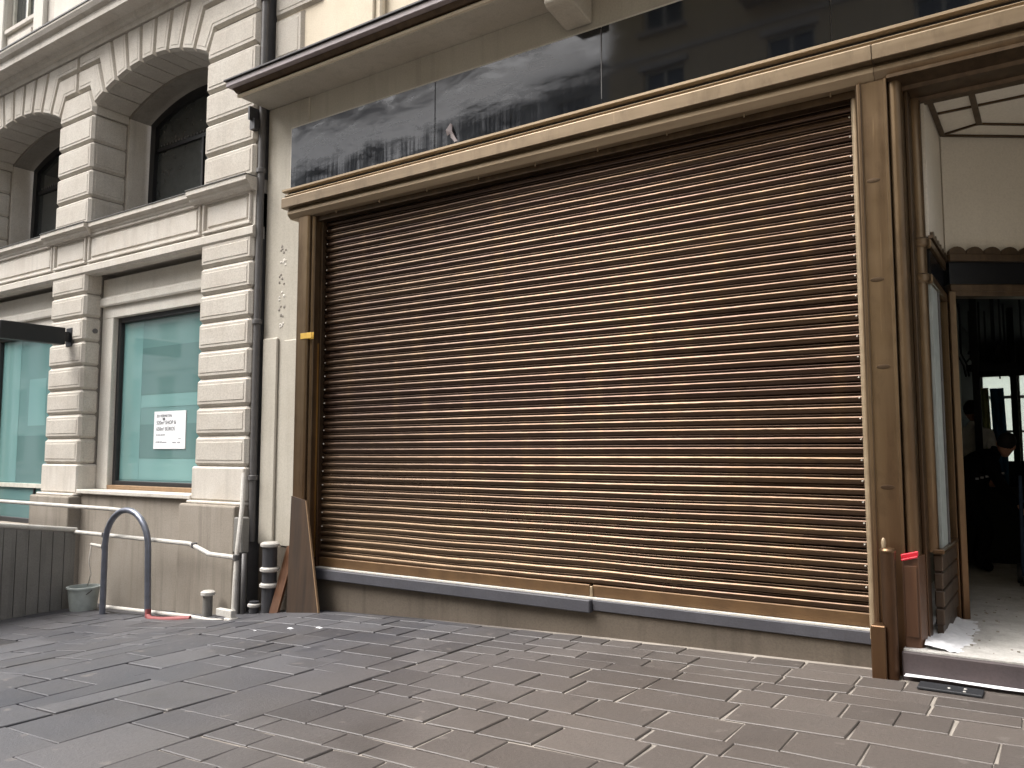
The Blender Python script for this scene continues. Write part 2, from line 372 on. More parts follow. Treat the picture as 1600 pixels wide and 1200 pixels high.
def lay(region, along):
    X0, X1, Y0, Y1 = region
    if along == 'x':
        y = Y1
        while y > Y0:
            d = random.choice((.2, .24, .28, .32)); x = X0 - random.random() * .4
            while x < X1:
                w = random.choice((.26, .34, .42, .5, .62)); a, b = max(x, X0), min(x + w, X1)
                if X1 - b < .16: b = X1
                if a - X0 < .16 and a < X0 + 1e-6 and b - a < .16: w += .2; b = min(x + w, X1)
                if b - a > .08:
                    c = wall_front((a + b) / 2)
                    if y <= c + .001: slab(a, b, y - d, y)
                    elif y - d < c - .06: slab(a, b, y - d, c)
                x = max(x + w, b)
            y -= d
    else:
        x = X0
        while x < X1:
            d = random.choice((.36, .44, .5, .56)); b = min(x + d, X1)
            y = Y1 + random.random() * .5
            if X1 - b < .22: b = X1; d = X1 - x + .01
            while y > Y0:
                w = random.choice((.3, .46, .6, .74)); top = min(y, wall_front((x + b) / 2))
                if top - (y - w) > .08 and b - x > .08:
                    if w > .65 and random.random() < .35:
                        mid = (x + b) / 2; slab(x, mid, y - w, top); slab(mid, b, y - w, top)
                    else: slab(x, b, y - w, top)
                y -= w
            x += d
lay((-3.75, 3.2, -3.9, -.05), 'x'); lay((-11.2, -3.75, -1.75, -.05), 'x'); lay((-8.2, -3.75, -4.6, -1.75), 'y')
# distance ordering: the 300 that show largest become parts, the rest one stuff part
def size_in_view(s):
    cx, cy = (s[0] + s[1]) / 2, (s[2] + s[3]) / 2; dx, dy = cx, cy + 5.8
    fwd = -math.sin(R(34.1)) * dx + math.cos(R(34.1)) * dy; rt = math.cos(R(34.1)) * dx + math.sin(R(34.1)) * dy
    if fwd < .8 or abs(rt / fwd) > .70 or (1.5 - ground(cx)) / fwd > .56: return -1
    return (s[1] - s[0]) * (s[3] - s[2]) / fwd ** 3
stones.sort(key=size_in_view, reverse=True)
def slab_geo(m, s, h, tl):
    x0, x1, y0, y1 = s; c = .004; j = lambda: random.uniform(-.008, .008)
    P = [(x0 + j(), y0 + j()), (x1 + j(), y0 + j()), (x1 + j(), y1 + j()), (x0 + j(), y1 + j())]
    cx, cy = (x0 + x1) / 2, (y0 + y1) / 2
    zt = lambda p: ground(p[0]) + h + tl[0] * (p[0] - cx) + tl[1] * (p[1] - cy)
    q = [(p[0] + (c if p[0] < cx else -c), p[1] + (c if p[1] < cy else -c)) for p in P]
    vs = [(p[0], p[1], ground(p[0]) - .02) for p in P] + [(p[0], p[1], zt(p) - c) for p in P] + [(p[0], p[1], zt(p)) for p in q]
    fs = [(8, 9, 10, 11)]
    for k in range(4):
        n = (k + 1) % 4; fs += [(k, n, 4 + n, 4 + k), (4 + k, 4 + n, 8 + n, 8 + k)]
    m.add(vs, fs)
rest = MB(); rt_attr = []
for i, s in enumerate(stones):
    h = (.002 if s[0] > -3.75 else .005) + random.random() * .005; tl = (random.gauss(0, .006), random.gauss(0, .006)); tone = min(1, max(0, random.gauss(.5, .32)))
    if i < 300:
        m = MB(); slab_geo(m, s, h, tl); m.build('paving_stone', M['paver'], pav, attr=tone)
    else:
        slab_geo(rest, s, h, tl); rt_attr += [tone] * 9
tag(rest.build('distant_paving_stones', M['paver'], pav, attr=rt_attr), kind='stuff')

# ================================================================== LEFT: rusticated limestone building
F = -.15                                              # front plane of the stones
stb = thing('limestone_building', 'rusticated pale limestone building with arched upper windows and teal glazing', 'building', (-11, 0, -.45))
PIERS = [(-15.02, -14.12), (-11.62, -10.72), (-8.22, -7.29)]
OPEN = [(-14.12, -11.62), (-10.72, -8.22)]
ZB, ZS, ZT = 3.92, 4.56, 7.04                         # string course bottom, sill top, underside of main cornice
for a, b in PIERS:
    core = MB().box(a + .03, b - (.03 if b < -8 else .0), F + .05, .4, -.7, ZB + .02)
    core.build('wall', M['joint'], stb)
    MB().box(a + .03, b - (.03 if b < -8 else .0), F + .05, .8, ZS - .02, ZT + .1).build('upper_wall_core', M['joint'], stb)
# lower piers
low = [3.92 + .02, 3.63, 3.31, 2.985, 2.66, 2.335, 2.01, 1.685, 1.345]
for pi, (a, b) in enumerate(PIERS):
    if pi == 0: continue
    pr = MB().box(a + .05, b - .05, F + .06, .09, 1.35, 3.9).build('pier', M['joint'], stb)
    for k in range(8): quoin('stone_block', a + .0 - (.0), b, F, .1, low[k + 1], low[k] - .02 * (k == 0), M['ashlar'], pr)
    quoin('base_block', a - .015, b + (.015 if pi < 2 else 0), F - .015, .11, .965, 1.345, M['smooth_stone'], pr, field=False, ch=.02)
    MB().box(a - .06, b + (.06 if pi < 2 else .0), F - .13, .05, -.8, .93).build('plinth_block', M['plinth'], pr, bevel=.02, seg=2)
    MB().box(a - .03, b + (.03 if pi < 2 else .0), F - .06, .08, .93, .964).build('plinth_course', M['smooth_stone'], pr, bevel=.01)
# plinth wall under the windows
MB().box(-10.66, -8.28, -.12, .3, -.8, .965).build('plinth_wall', M['plinth'], stb, bevel=.012)
MB().box(-10.70, -8.23, -.17, .28, .965, 1.02).build('plinth_ledge', M['smooth_stone'], stb, bevel=.01)
MB().box(-15, -11.68, -.1, .3, -.8, .46).build('plinth_wall', M['plinth'], stb, bevel=.012)
# small light switch-like stud on the pier flank
MB().lathe((0, 0, 0), [(.035, -.012), (.035, .008), (.02, .014)], 12).build('wall_stud', M['pipe_grey'], stb)
o = bpy.data.objects['wall_stud']; o.location = (-10.71, .0, 3.13); o.rotation_euler = (0, R(90), 0)
# lower window 1
def shop_window(x0, x1, z0, z1, mull=None):
    w = MB()
    t = .07
    w.box(x0, x0 + t, .17, .29, z0, z1).box(x1 - t, x1, .17, .29, z0, z1).box(x0 + t, x1 - t, .17, .29, z1 - t, z1).box(x0 + t, x1 - t, .17, .29, z0, z0 + t)
    fr = w.build('window', M['black_frame'], stb, bevel=.006)
    MB().box(x0 + t - .01, x1 - t + .01, .225, .245, z0 + t - .01, z1 - t + .01).build('pane', M['teal_glass'], fr)
    return fr
for (a, b, z0) in ((-14.12, -11.62, .46), (-10.72, -8.22, 1.02)):
    MB().box(a + .0, a + .27, .1, .36, z0, 3.3).build('jamb', M['white_stone'], stb, bevel=.008)
    MB().box(b - .27, b, .1, .36, z0, 3.3).build('jamb', M['white_stone'], stb, bevel=.008)
    MB().prism([(.36, 3.3), (.1, 3.3), (.1, 3.46), (.36, 3.46)], a, b, 'x').build('lintel_fascia', M['white_stone'], stb, bevel=.006)
    MB().prism([(.36, 3.46), (.06, 3.46), (.05, 3.48), (.05, 3.56), (.09, 3.6), (.36, 3.6)], a, b, 'x').build('lintel_band', M['white_stone'], stb)
    MB().prism([(.36, 3.6), (.1, 3.6), (.1, 3.84), (.36, 3.9)], a, b, 'x').build('lintel_frieze', M['white_stone'], stb)
w1 = shop_window(-10.45, -8.49, 1.06, 3.3)
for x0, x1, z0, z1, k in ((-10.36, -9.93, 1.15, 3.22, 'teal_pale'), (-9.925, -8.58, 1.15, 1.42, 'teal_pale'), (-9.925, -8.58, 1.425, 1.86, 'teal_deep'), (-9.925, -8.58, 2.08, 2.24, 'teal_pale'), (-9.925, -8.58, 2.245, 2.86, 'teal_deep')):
    MB().box(x0, x1, .2225, .224, z0, z1).build('reflection_band', M[k], w1)  # bands put the street's reflection into the colour of the pane
MB().box(-10.45, -8.49, .10, .17, 1.02, 1.075).build('window_sill', M['board_edge'], stb, bevel=.006)
w0 = shop_window(-13.85, -11.89, .46, 3.3)
MB().box(-13.78, -11.96, .19, .26, .98, 1.04).build('transom', M['white_frame'], w0)
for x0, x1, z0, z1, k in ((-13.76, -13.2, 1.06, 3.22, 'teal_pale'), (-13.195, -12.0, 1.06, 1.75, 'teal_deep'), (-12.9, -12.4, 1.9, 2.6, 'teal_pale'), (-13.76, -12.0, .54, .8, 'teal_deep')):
    MB().box(x0, x1, .2225, .224, z0, z1).build('reflection_band', M[k], w0)  # tone bands painted in for the mirrored street in this window
MB().box(-12.6, -12.57, .2, .26, .53, .98).build('glazing_bar', M['black_frame'], w0)
# string course with panels
def xmould(name, prof, x0, x1, mat, parent): return MB().prism(prof, x0, x1, 'x').build(name, mat, parent)
sc = xmould('string_course', [(.4, ZB), (-.13, ZB), (-.13, ZS - .1), (.4, ZS - .1)], -16, -7.27, M['smooth_stone'], stb)
xmould('bottom_moulding', [(.0, ZB - .045), (-.135, ZB - .045), (-.165, ZB - .01), (-.165, ZB + .07), (-.14, ZB + .09), (.0, ZB + .09)], -16, -7.268, M['smooth_stone'], sc)
def panel(x0, x1, y):
    z0, z1 = ZB + .11, ZS - .14; t = .035
    m = MB().box(x0, x1, y, -.12, z1 - t, z1).box(x0, x1, y, -.12, z0, z0 + t).box(x0, x0 + t, y, -.12, z0 + t, z1 - t).box(x1 - t, x1, y, -.12, z0 + t, z1 - t)
    m.build('panel_frame', M['smooth_stone'], sc, bevel=.008)
    MB().box(x0 + .075, x1 - .075, -.145, -.12, z0 + .075, z1 - .075).build('panel', M['smooth_stone'], sc, bevel=.01)
for a, b in PIERS: panel(a + .03, b - .03, -.165)
for a, b in OPEN: panel(a + .02, b - .02, -.16)
def sill_run(x0, x1, dy):
    p = [(.3, 4.40), (-.14 + dy, 4.40), (-.17 + dy, 4.43), (-.175 + dy, 4.46), (-.21 + dy, 4.485), (-.225 + dy, 4.49), (-.225 + dy, 4.545), (.3, 4.56)]
    xmould('sill_moulding', p, x0, x1, M['smooth_stone'], sc)
    xmould('lead_flashing', [(.3, 4.562), (-.235 + dy, 4.547), (-.235 + dy, 4.556), (.3, 4.571)], x0 - .004, x1 + .004, M['lead'], sc)
sill_run(-16, -14.0, -.05); sill_run(-14.0, -11.75, 0); sill_run(-11.75, -10.6, -.05); sill_run(-10.6, -8.36, 0); sill_run(-8.36, -7.265, -.05)
# upper piers
up = [4.575, 4.96, 5.345, 5.73, 6.115]
for pi, (a, b) in enumerate(PIERS):
    pr = MB().box(a + .05, b - .05, F + .06, .34, 4.6, 6.5).build('upper_pier', M['joint'], stb)
    for k in range(4): quoin('stone_block', a, b, F, .36, up[k], up[k + 1], M['ashlar'], pr)
    sh = .0
    tl = a + .115; tr = b - .115 if pi < 2 else b
    ashlar('stone_block', [(a, 6.117), (b, 6.117), (b, 6.23), (tr, 6.5), (tl, 6.5), (a, 6.23)], .36, F, M['ashlar'], pr)
# arches
a_half = 1.25; rise = .30; RR = (a_half ** 2 + rise ** 2) / (2 * rise); ZC = 6.23 + rise - RR; TH = math.asin(a_half / RR)
def arch_pt(xc, th, r=RR): return (xc + r * math.sin(th), ZC + r * math.cos(th))
def line_at(xc, th, z): return (xc + (z - ZC) * math.tan(th), z)
for oi, (oa, ob) in enumerate(OPEN):
    xc = (oa + ob) / 2; N = 9; th = [-TH + 2 * TH * k / N for k in range(N + 1)]
    ar = MB()
    # body behind the voussoirs and the plain inner soffit ring
    ring = [arch_pt(xc, -TH + 2 * TH * k / 24, RR + .05) for k in range(25)]
    ar.prism(ring + [(ob + .03, ZT + .1), (oa - .03, ZT + .1)], F + .05, .37, 'y')
    ring2 = [(oa - .02, 6.1)] + [arch_pt(xc, (-TH + 2 * TH * k / 24), RR - .03) for k in range(25)] + [(ob + .02, 6.1)]
    ar.prism(ring2 + [(ob + .02, ZT), (oa - .02, ZT)], .372, .74, 'y')
    arch = ar.build('arch', M['joint'], stb)
    for k in range(N):
        t0, t1 = th[k], th[k + 1]; I = [arch_pt(xc, t0 + (t1 - t0) * q / 2) for q in range(3)]
        zt = ZT + .02
        if k in (0, N - 1):
            s = -1 if k == 0 else 1; pcx = [(-14.57 if s < 0 else -11.17), (-11.17 if s < 0 else -7.29)][oi]
            ta, tb = (t0, t1) if k == 0 else (t1, t0); I2 = I if k == 0 else I[::-1]
            poly = I2 + [line_at(xc, tb, 6.83), (pcx, 6.83), (pcx, 6.505), line_at(xc, ta, 6.505)]
        elif k in (1, N - 2):
            s = -1 if k == 1 else 1; pcx = [(-14.57 if s < 0 else -11.17), (-11.17 if s < 0 else -7.29)][oi]
            ta, tb = (t0, t1) if k == 1 else (t1, t0); I2 = I if k == 1 else I[::-1]
            poly = I2 + [line_at(xc, tb, zt), (pcx, zt), (pcx, 6.835), line_at(xc, ta, 6.835)]
        else:
            poly = I + [line_at(xc, t1, zt), line_at(xc, t0, zt)]
        ashlar('voussoir', poly, .365, F, M['ashlar'], arch, ch=.036, gap=.010)
    # reveals and the arched dark window
    MB().box(oa - .03, oa + .03, .362, .78, 4.5, 6.2).build('reveal', M['smooth_stone'], stb)
    MB().box(ob - .03, ob + .03, .362, .78, 4.5, 6.2).build('reveal', M['smooth_stone'], stb)
    r1 = RR - .05; r2 = RR - .16
    oL, oR = oa + .035, ob - .035
    outer = [(oL, 4.5)] + [arch_pt(xc, (-TH + 2 * TH * k / 20) * .965, r1) for k in range(21)] + [(oR, 4.5)]
    inner = [(oL + .1, 4.62)] + [arch_pt(xc, (-TH + 2 * TH * k / 20) * .90, r2) for k in range(21)] + [(oR - .1, 4.62)]
    n = len(outer); vs = [(p[0], .66, p[1]) for p in outer] + [(p[0], .66, p[1]) for p in inner] + [(p[0], .74, p[1]) for p in inner]
    fs = [(i, i + 1, n + i + 1, n + i) for i in range(n - 1)] + [(n - 1, 0, n, 2 * n - 1)] + [(n + i, n + i + 1, 2 * n + i + 1, 2 * n + i) for i in range(n - 1)] + [(2 * n - 1, n, 2 * n, 3 * n - 1)]
    fr = MB().add(vs, fs).build('arched_window', M['black_metal'], stb)
    MB().prism(inner, .72, .75, 'y').build('pane', M['dark_glass'], fr)
    MB().box(oL + .1, oR - .1, .69, .72, 5.78, 5.83).build('transom', M['black_metal'], fr)
    MB().box(xc - .02, xc + .02, .69, .72, 4.62, 5.78).build('glazing_bar', M['black_metal'], fr)
    # the room seen dimly: row of small lamps on a rail is only a dotted line in the glass
    dots = MB()
    for k in range(30): dots.box(oL + .2 + k * .07, oL + .225 + k * .07, .712, .719, 5.86, 5.885)
    tag(dots.build('bead_trim', M['pipe_grey'], fr), kind='stuff')
# main cornice
xmould('main_cornice', [(.4, ZT + .0), (-.17, ZT), (-.19, ZT + .06), (-.24, ZT + .07), (-.26, ZT + .13), (-.40, ZT + .15), (-.42, ZT + .155), (-.42, ZT + .26),
                   (-.45, ZT + .275), (-.47, ZT + .285), (-.50, ZT + .34), (-.50, ZT + .37), (.4, ZT + .43)], -20, -7.27, M['smooth_stone'], stb)
xmould('cornice_flashing', [(.4, ZT + .432), (-.51, ZT + .372), (-.51, ZT + .392), (.4, ZT + .45)], -20, -7.265, M['lead'], stb)
# wall above the main cornice
uw = MB().box(-20, -13.75, .0, .3, 7.45, 11).box(-12.72, -7.27, .0, .3, 7.45, 11).box(-13.75, -12.72, .0, .3, 7.45, 8.2)
uw.build('upper_wall', M['smooth_stone'], stb)
MB().box(-13.72, -12.76, -.05, .0, 8.16, 8.24).build('upper_sill', M['smooth_stone'], stb, bevel=.01)
for a, b in ((-14.0, -13.74), (-12.74, -12.44)):
    MB().box(a, b, -.07, .0, 7.62, 11).build('pilaster', M['white_stone'], stb, bevel=.012)
MB().box(-14.1, -12.3, -.1, .0, 7.47, 7.62).build('pilaster_base', M['smooth_stone'], stb, bevel=.012)
MB().box(-13.6, -12.85, -.04, .0, 7.72, 8.06).build('apron_panel', M['smooth_stone'], stb, bevel=.015)
for a, b in ((-12.2, -10.4), (-10.2, -8.0)):
    MB().box(a, b, -.03, .0, 7.75, 8.9).build('wall_panel', M['white_stone'], stb, bevel=.012)
uf = MB().box(-13.72, -13.66, .06, .14, 8.24, 11).box(-12.80, -12.74, .06, .14, 8.24, 11).box(-13.26, -13.21, .06, .14, 8.24, 11).box(-13.66, -12.8, .06, .14, 8.24, 8.3).build('upper_window', M['white_frame'], stb)
MB().box(-13.7, -12.76, .10, .12, 8.28, 11).build('pane', M['dark_glass'], uf)

# ================================================================== RIGHT: shop building
shop = thing('shop_building', 'cream plastered shop building with bronze lintel, black glass fascia and deep cornice', 'building', (-3, 0, 0))
MB().box(-7.22, -6.56, -.02, .4, .52, 5.34).build('jamb', M['plaster'], shop, bevel=.01)
MB().box(-7.19, -6.95, -.05, -.02, .52, 2.74).build('jamb_strip', M['plaster'], shop, bevel=.012)
MB().box(-6.86, -6.62, -.042, -.02, .52, 2.7).build('jamb_strip', M['plaster'], shop, bevel=.01)
MB().box(-7.2, -6.58, -.03, .4, -.4, .52).build('jamb_base', M['concrete'], shop, bevel=.012)
MB().box(-7.22, 3.2, 0.0, .4, 4.05, 5.34).build('header_wall', M['plaster'], shop)
# patched anchor holes left from an old sign on the jamb
for k, z in enumerate((3.72, 3.55, 3.38, 3.2, 3.02, 2.88)):
    m = MB()
    for q in range(5): m.lathe((-6.93 + random.uniform(-.05, .05), z + random.uniform(-.06, .06), 0), [(.012 + random.random() * .012, -.001), (.008, .004)], 7)
    o = m.build('patched_hole', M['white_stone'] if k % 2 else M['joint'], shop); o.rotation_euler = (R(90), 0, 0); o.location = (0, -.0215, 0); tag(o, kind='stuff')
# cornice
cx0, cx1 = -7.14, 3.2
def cor(name, y, z0, z1, ext, mat): return MB().box(cx0 - ext, cx1, y, .3, z0, z1).build(name, mat, shop, bevel=.004)
MB().box(-7.22, cx1, -.40, .3, 5.342, 5.40).build('cornice_soffit', M['plaster'], shop, bevel=.006)
MB().prism([(-.40, 5.348), (-.43, 5.345), (-.44, 5.36), (-.43, 5.375), (-.40, 5.375)], -7.24, cx1, 'x').build('cornice_bead', M['cream_wall'], shop)
MB().prism([(-.40, 5.38), (-.445, 5.39), (-.49, 5.42), (-.30, 5.44)], -7.25, cx1, 'x').build('cornice_cove', M['bronze_dark'], shop)
MB().box(-7.29, cx1, -.545, .2, 5.425, 5.485).build('cornice_capping', M['capping'], shop, bevel=.006)
MB().box(-7.31, cx1, -.565, .2, 5.486, 5.508).build('cornice_edge', M['black_line'], shop, bevel=.004)
MB().prism([(-.02, 5.095), (-.10, 5.10), (-.36, 5.14), (-.395, 5.17), (-.395, 5.341), (-.02, 5.341)], -3.345, -3.10, 'x').build('cornice_bracket', M['plaster'], shop, bevel=.008)
# fascia of black glass: several sheets
edges = [-6.80, -4.775, -3.0, -1.2, .6, 3.0]
for k in range(5):
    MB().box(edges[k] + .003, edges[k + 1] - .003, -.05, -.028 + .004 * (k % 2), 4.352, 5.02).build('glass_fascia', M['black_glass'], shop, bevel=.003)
MB().box(-6.83, 3.0, -.03, .01, 4.345, 5.045).build('fascia_backing', M['white_stone'], shop)
MB().box(-3.005, -2.997, -.0525, -.0505, 4.40, 5.0).build('fascia_crack_filler', M['pipe_grey'], shop)
# torn film on the fascia
m = MB(); rs = [(-4.63, 4.50), (-4.58, 4.56), (-4.565, 4.55), (-4.545, 4.47), (-4.50, 4.375), (-4.53, 4.37), (-4.57, 4.42), (-4.585, 4.50), (-4.62, 4.45)]
n = len(rs); m.add([(x, -.052 - .018 * (i % 3 == 0) - .01 * (i % 2), z) for i, (x, z) in enumerate(rs)] + [(-4.57, -.056, 4.47)], [(i, (i + 1) % n, n) for i in range(n)])
m.build('torn_film', M['capping'], shop)
# bronze lintel
LX0, LX1 = -6.70, 3.0
MB().prism([(0, 4.30), (-.09, 4.295), (-.12, 4.305), (-.12, 4.325), (-.06, 4.348), (0, 4.348)], -6.85, LX1, 'x').build('lintel_ledge', M['bronze_light'], shop)
MB().box(-6.80, LX1, -.07, .0, 4.18, 4.294).build('lintel_recess', M['black_line'], shop)
MB().prism([(-.07, 4.235), (-.11, 4.235), (-.125, 4.247), (-.11, 4.26), (-.07, 4.26)], -6.80, LX1, 'x').build('lintel_bead', M['bronze_light'], shop)
for a, b in ((LX0, -.914), (-.911, LX1)):
    MB().prism([(0, 4.06), (-.21, 4.06), (-.25, 4.065), (-.25, 4.165), (-.235, 4.178), (0, 4.178)], a, b, 'x').build('lintel_fascia', M['bronze_h'], shop, bevel=.003)
    MB().prism([(0, 3.955), (-.165, 3.955), (-.175, 3.965), (-.205, 4.0), (-.205, 4.03), (-.18, 4.058), (0, 4.058)], a + (.05 if a < -2 else 0), b, 'x').build('lintel_moulding', M['bronze_light'] if a < -2 else M['bronze_h'], shop)
MB().box(-6.55, -.8, -.1, .3, 3.90, 3.952).build('shutter_hood', M['bronze_dark'], shop)
bolt = MB()
for k in range(9): bolt.lathe((-6.0 + k * .6, -.13, 3.93), [(.006, 0), (.006, .03)], 6)
tag(bolt.build('hood_bolts', M['bronze_light'], shop), kind='stuff')
# left bronze pillar (plan polygons extruded upwards)
def vprism(name, poly, z0, z1, mat, parent, bevel=0): return MB().prism(poly, z0, z1, 'z').build(name, mat, parent, bevel=bevel)
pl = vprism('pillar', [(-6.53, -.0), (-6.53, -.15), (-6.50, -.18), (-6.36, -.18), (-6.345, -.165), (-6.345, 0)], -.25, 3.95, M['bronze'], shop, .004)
vprism('bead', [(-6.345, 0), (-6.345, -.13), (-6.335, -.145), (-6.315, -.145), (-6.30, -.13), (-6.30, 0)], .2, 3.95, M['bronze'], pl, .006)
vprism('guide_rail', [(-6.30, .04), (-6.30, -.06), (-6.262, -.06), (-6.262, .04)], .2, 3.95, M['bronze_dark'], pl, .003)
vprism('backing_strip', [(-6.575, .02), (-6.575, -.06), (-6.535, -.06), (-6.535, .02)], .5, 3.95, M['black_line'], pl)
vprism('brass_strip', [(-6.300, -.062), (-6.300, -.068), (-6.283, -.068), (-6.283, -.062)], .45, 2.62, M['gold_trim'], pl)
# right bronze pillar
def arc(cx, cy, r, a0, a1, n): return [(cx + r * math.cos(R(a0 + (a1 - a0) * k / n)), cy + r * math.sin(R(a0 + (a1 - a0) * k / n))) for k in range(n + 1)]
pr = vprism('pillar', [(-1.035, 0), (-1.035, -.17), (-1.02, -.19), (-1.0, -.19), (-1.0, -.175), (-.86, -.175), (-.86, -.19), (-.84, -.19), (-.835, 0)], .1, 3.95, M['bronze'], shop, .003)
vprism('guide_rail', [(-1.082, .04), (-1.082, -.08), (-1.066, -.095), (-1.05, -.095), (-1.037, -.08), (-1.037, .04)], .3, 3.95, M['bronze_light'], pr, .003)
vprism('corner_bead', [(-.835, -.05)] + arc(-.80, -.14, .04, 180, 360, 10) + [(-.76, -.05)], .3, 3.93, M['bronze'], pr)
vprism('return_panel', [(-.835, -.05), (-.80, -.05), (-.80, .5), (-.835, .5)], .3, 3.93, M['bronze_dark'], pr)
vprism('kick_panel', [(-.862, -.165), (-.855, -.205), (-.765, -.185), (-.745, -.10), (-.745, .10), (-.79, .10)], .293, .865, M['wood_panel'], pr, .005)
vprism('kick_panel_field', [(-.845, -.21), (-.845, -.216), (-.778, -.2), (-.778, -.194)], .37, .80, M['wood_panel'], pr, .002)
for z in (3.28, 2.62, 2.05, 1.28):
    m = MB().lathe((0, 0, 0), [(.03, 0), (.028, .004), (.01, .007)], 12)
    o = m.build('plugged_hole', M['bronze_dark'], pr); o.location = (-.93 + random.uniform(-.02, .02), -.1755, z); o.rotation_euler = (R(90), 0, 0); o.scale = (1.4, .5, .35)
MB().box(1.45, 3.2, -.12, 5.0, -.1, 4.04).build('end_pier', M['plaster'], shop, bevel=.01)
# sill under the shutter
MB().box(-6.3, -3.12, -.11, .3, .245, .345).build('slate_sill', M['slate_sill'], shop, bevel=.008)
MB().box(-3.115, -1.05, -.075, .3, .262, .345).build('slate_sill', M['slate_sill'], shop, bevel=.006)
MB().box(-6.3, -1.05, -.055, .3, -.3, .26).build('sill_plinth', M['concrete'], shop, bevel=.006)
MB().box(-6.28, -1.08, -.06, .2, .346, .358).build('threshold_strip', M['white_stone'], shop)
# upper wall above the cornice
MB().box(-7.22, 3.2, .06, .4, 5.5, 9).build('upper_wall', M['cream_wall'], shop)
z = 5.345; k = 0
while z < 8:
    xr = -6.45 if k % 2 == 0 else -6.74
    ashlar('quoin', [(-7.22, z), (xr, z), (xr, z + .535), (-7.22, z + .535)], .07, .02, M['ashlar'], shop, ch=.035); z += .54; k += 1
MB().box(-5.99, -5.52, -.02, .06, 5.5, 9).build('pilaster_strip', M['cream_wall'], shop, bevel=.02)
MB().box(-5.91, -5.60, -.05, -.02, 5.5, 9).build('pilaster_strip', M['cream_wall'], shop, bevel=.012)

# ------------------------------------------------------------------ roller shutter
sh = thing('roller_shutter', 'large closed brown metal roller shutter of horizontal slats under the bronze lintel', 'roller shutter', (-3.67, 0, .36))
PITCH = .0692; SX0, SX1 = -6.262, -1.08; NS = 52
prof = [(.014, 0), (.008, -.002)]
for k in range(6):
    a = R(80 - 160 * k / 5); prof.append((-.001 - .007 * math.cos(a) * 1.0, -.0085 + .006 * math.sin(a)))
prof.append((.012, -.0170))
for k in range(10):
    a = R(88 - 172 * k / 9); prof.append((-.001 - .019 * math.cos(a), -.0425 + .0245 * math.sin(a)))
prof += [(.010, -.0682), (.014, -.0692)]
def dent(x, z):
    low = max(0, min(1, (1.5 - z) / 1.1))
    dy = .006 * noise.noise((x * .9, z * .8, 3.1)) + low * .010 * noise.noise((x * 1.7, z * 3.0, 9.0))
    dz = .004 * noise.noise((x * .6, z * 1.3, 1.7)) + low * .009 * noise.noise((x * 1.3, z * 2.2, 5.5))
    if x > -1.75 and z < 1.6: dy += .006 * max(0, noise.noise((x * 5, z * 9, 2.0)))
    return dy, dz
NX = 36
for i in range(NS):
    zt = .452 + PITCH * (i + 1); vs = []; fs = []; tilt = random.gauss(0, .0022); tw = random.gauss(0, .002); lean = random.gauss(0, .075)
    for ix in range(NX + 1):
        x = SX0 + (SX1 - SX0) * ix / NX; dy, dz = dent(x, zt); u = ix / NX - .5
        vs += [(x, p[0] + dy + tw * u + lean * (p[1] + .04), zt + p[1] + dz + tilt * u) for p in prof]
    q = len(prof)
    for ix in range(NX):
        for j in range(q - 1): fs.append((ix * q + j, (ix + 1) * q + j, (ix + 1) * q + j + 1, ix * q + j + 1))
    o = MB().add(vs, fs).build('slat', M['shutter'], sh, smooth=True)
    me = o.data; me.set_sharp_from_angle(angle=R(50))
MB().box(-6.262, -3.16, -.03, .02, .36, .452).build('bottom_rail', M['bottom_rail'], sh, bevel=.006)
MB().box(-3.14, -1.08, -.024, .02, .36, .452).build('bottom_rail', M['bottom_rail'], sh, bevel=.006)
MB().box(-3.16, -3.135, -.034, .02, .36, .44).build('rail_joiner', M['bronze_light'], sh, bevel=.004)
MB().box(-6.26, -1.08, .024, .04, .36, 4.0).build('shutter_backing', M['room_dark'], sh)
rv = MB()
for i in range(2, NS - 1, 2):
    for x in (-1.105, -6.235): rv.lathe((x, .452 + PITCH * i + .028, 0), [(.006, .016), (.006, .024), (.003, .026)], 6)
o = rv.build('end_rivets', M['white_stone'], sh); o.rotation_euler = (R(90), 0, 0); tag(o, kind='stuff')

# ================================================================== ENTRANCE
ent = thing('shop_entrance', 'recessed shop entrance with angled bronze door screen and ribbed plaster ceiling', 'entrance', (0, .5, .3))
# step and floor
MB().box(-.87, 1.45, -.27, .3, .0, .292).build('step', M['step_slate'], ent, bevel=.01)
MB().prism([(-.86, -.255), (3.2, -.255), (3.2, 9), (-1.2, 9), (-1.2, .99), (-.86, .9)], .293, .303, 'z').build('floor', M['dusty_floor'], ent)
# overhead beam and ceiling
MB().prism([(-.22, 3.952), (-.22, 3.93), (-.10, 3.90), (-.08, 3.88), (.10, 3.88), (.12, 3.86), (.2, 3.86), (.2, 3.952)], -.835, 3.2, 'x').build('door_beam', M['bronze_dark'], ent)
MB().prism([(-.9, .1), (3.2, .1), (3.2, 3.2), (-.9, 1.5)], 3.91, 4.04, 'z').build('ceiling', M['vest_plaster'], ent)
A36 = R(36); ux, uy = math.cos(A36), math.sin(A36); CP = Vector((-.655, 1.0))
def dpt(s, d=0): return (CP.x + ux * s + uy * d, CP.y + uy * s - ux * d)     # along the screen, d towards the street
def strip(p, q, w, z0, z1, name, mat, parent):
    p = Vector(p); q = Vector(q); d = (q - p).normalized(); nn = Vector((-d.y, d.x)) * w / 2
    return MB().prism([tuple(p - nn), tuple(q - nn), tuple(q + nn), tuple(p + nn)], z0, z1, 'z').build(name, mat, parent)
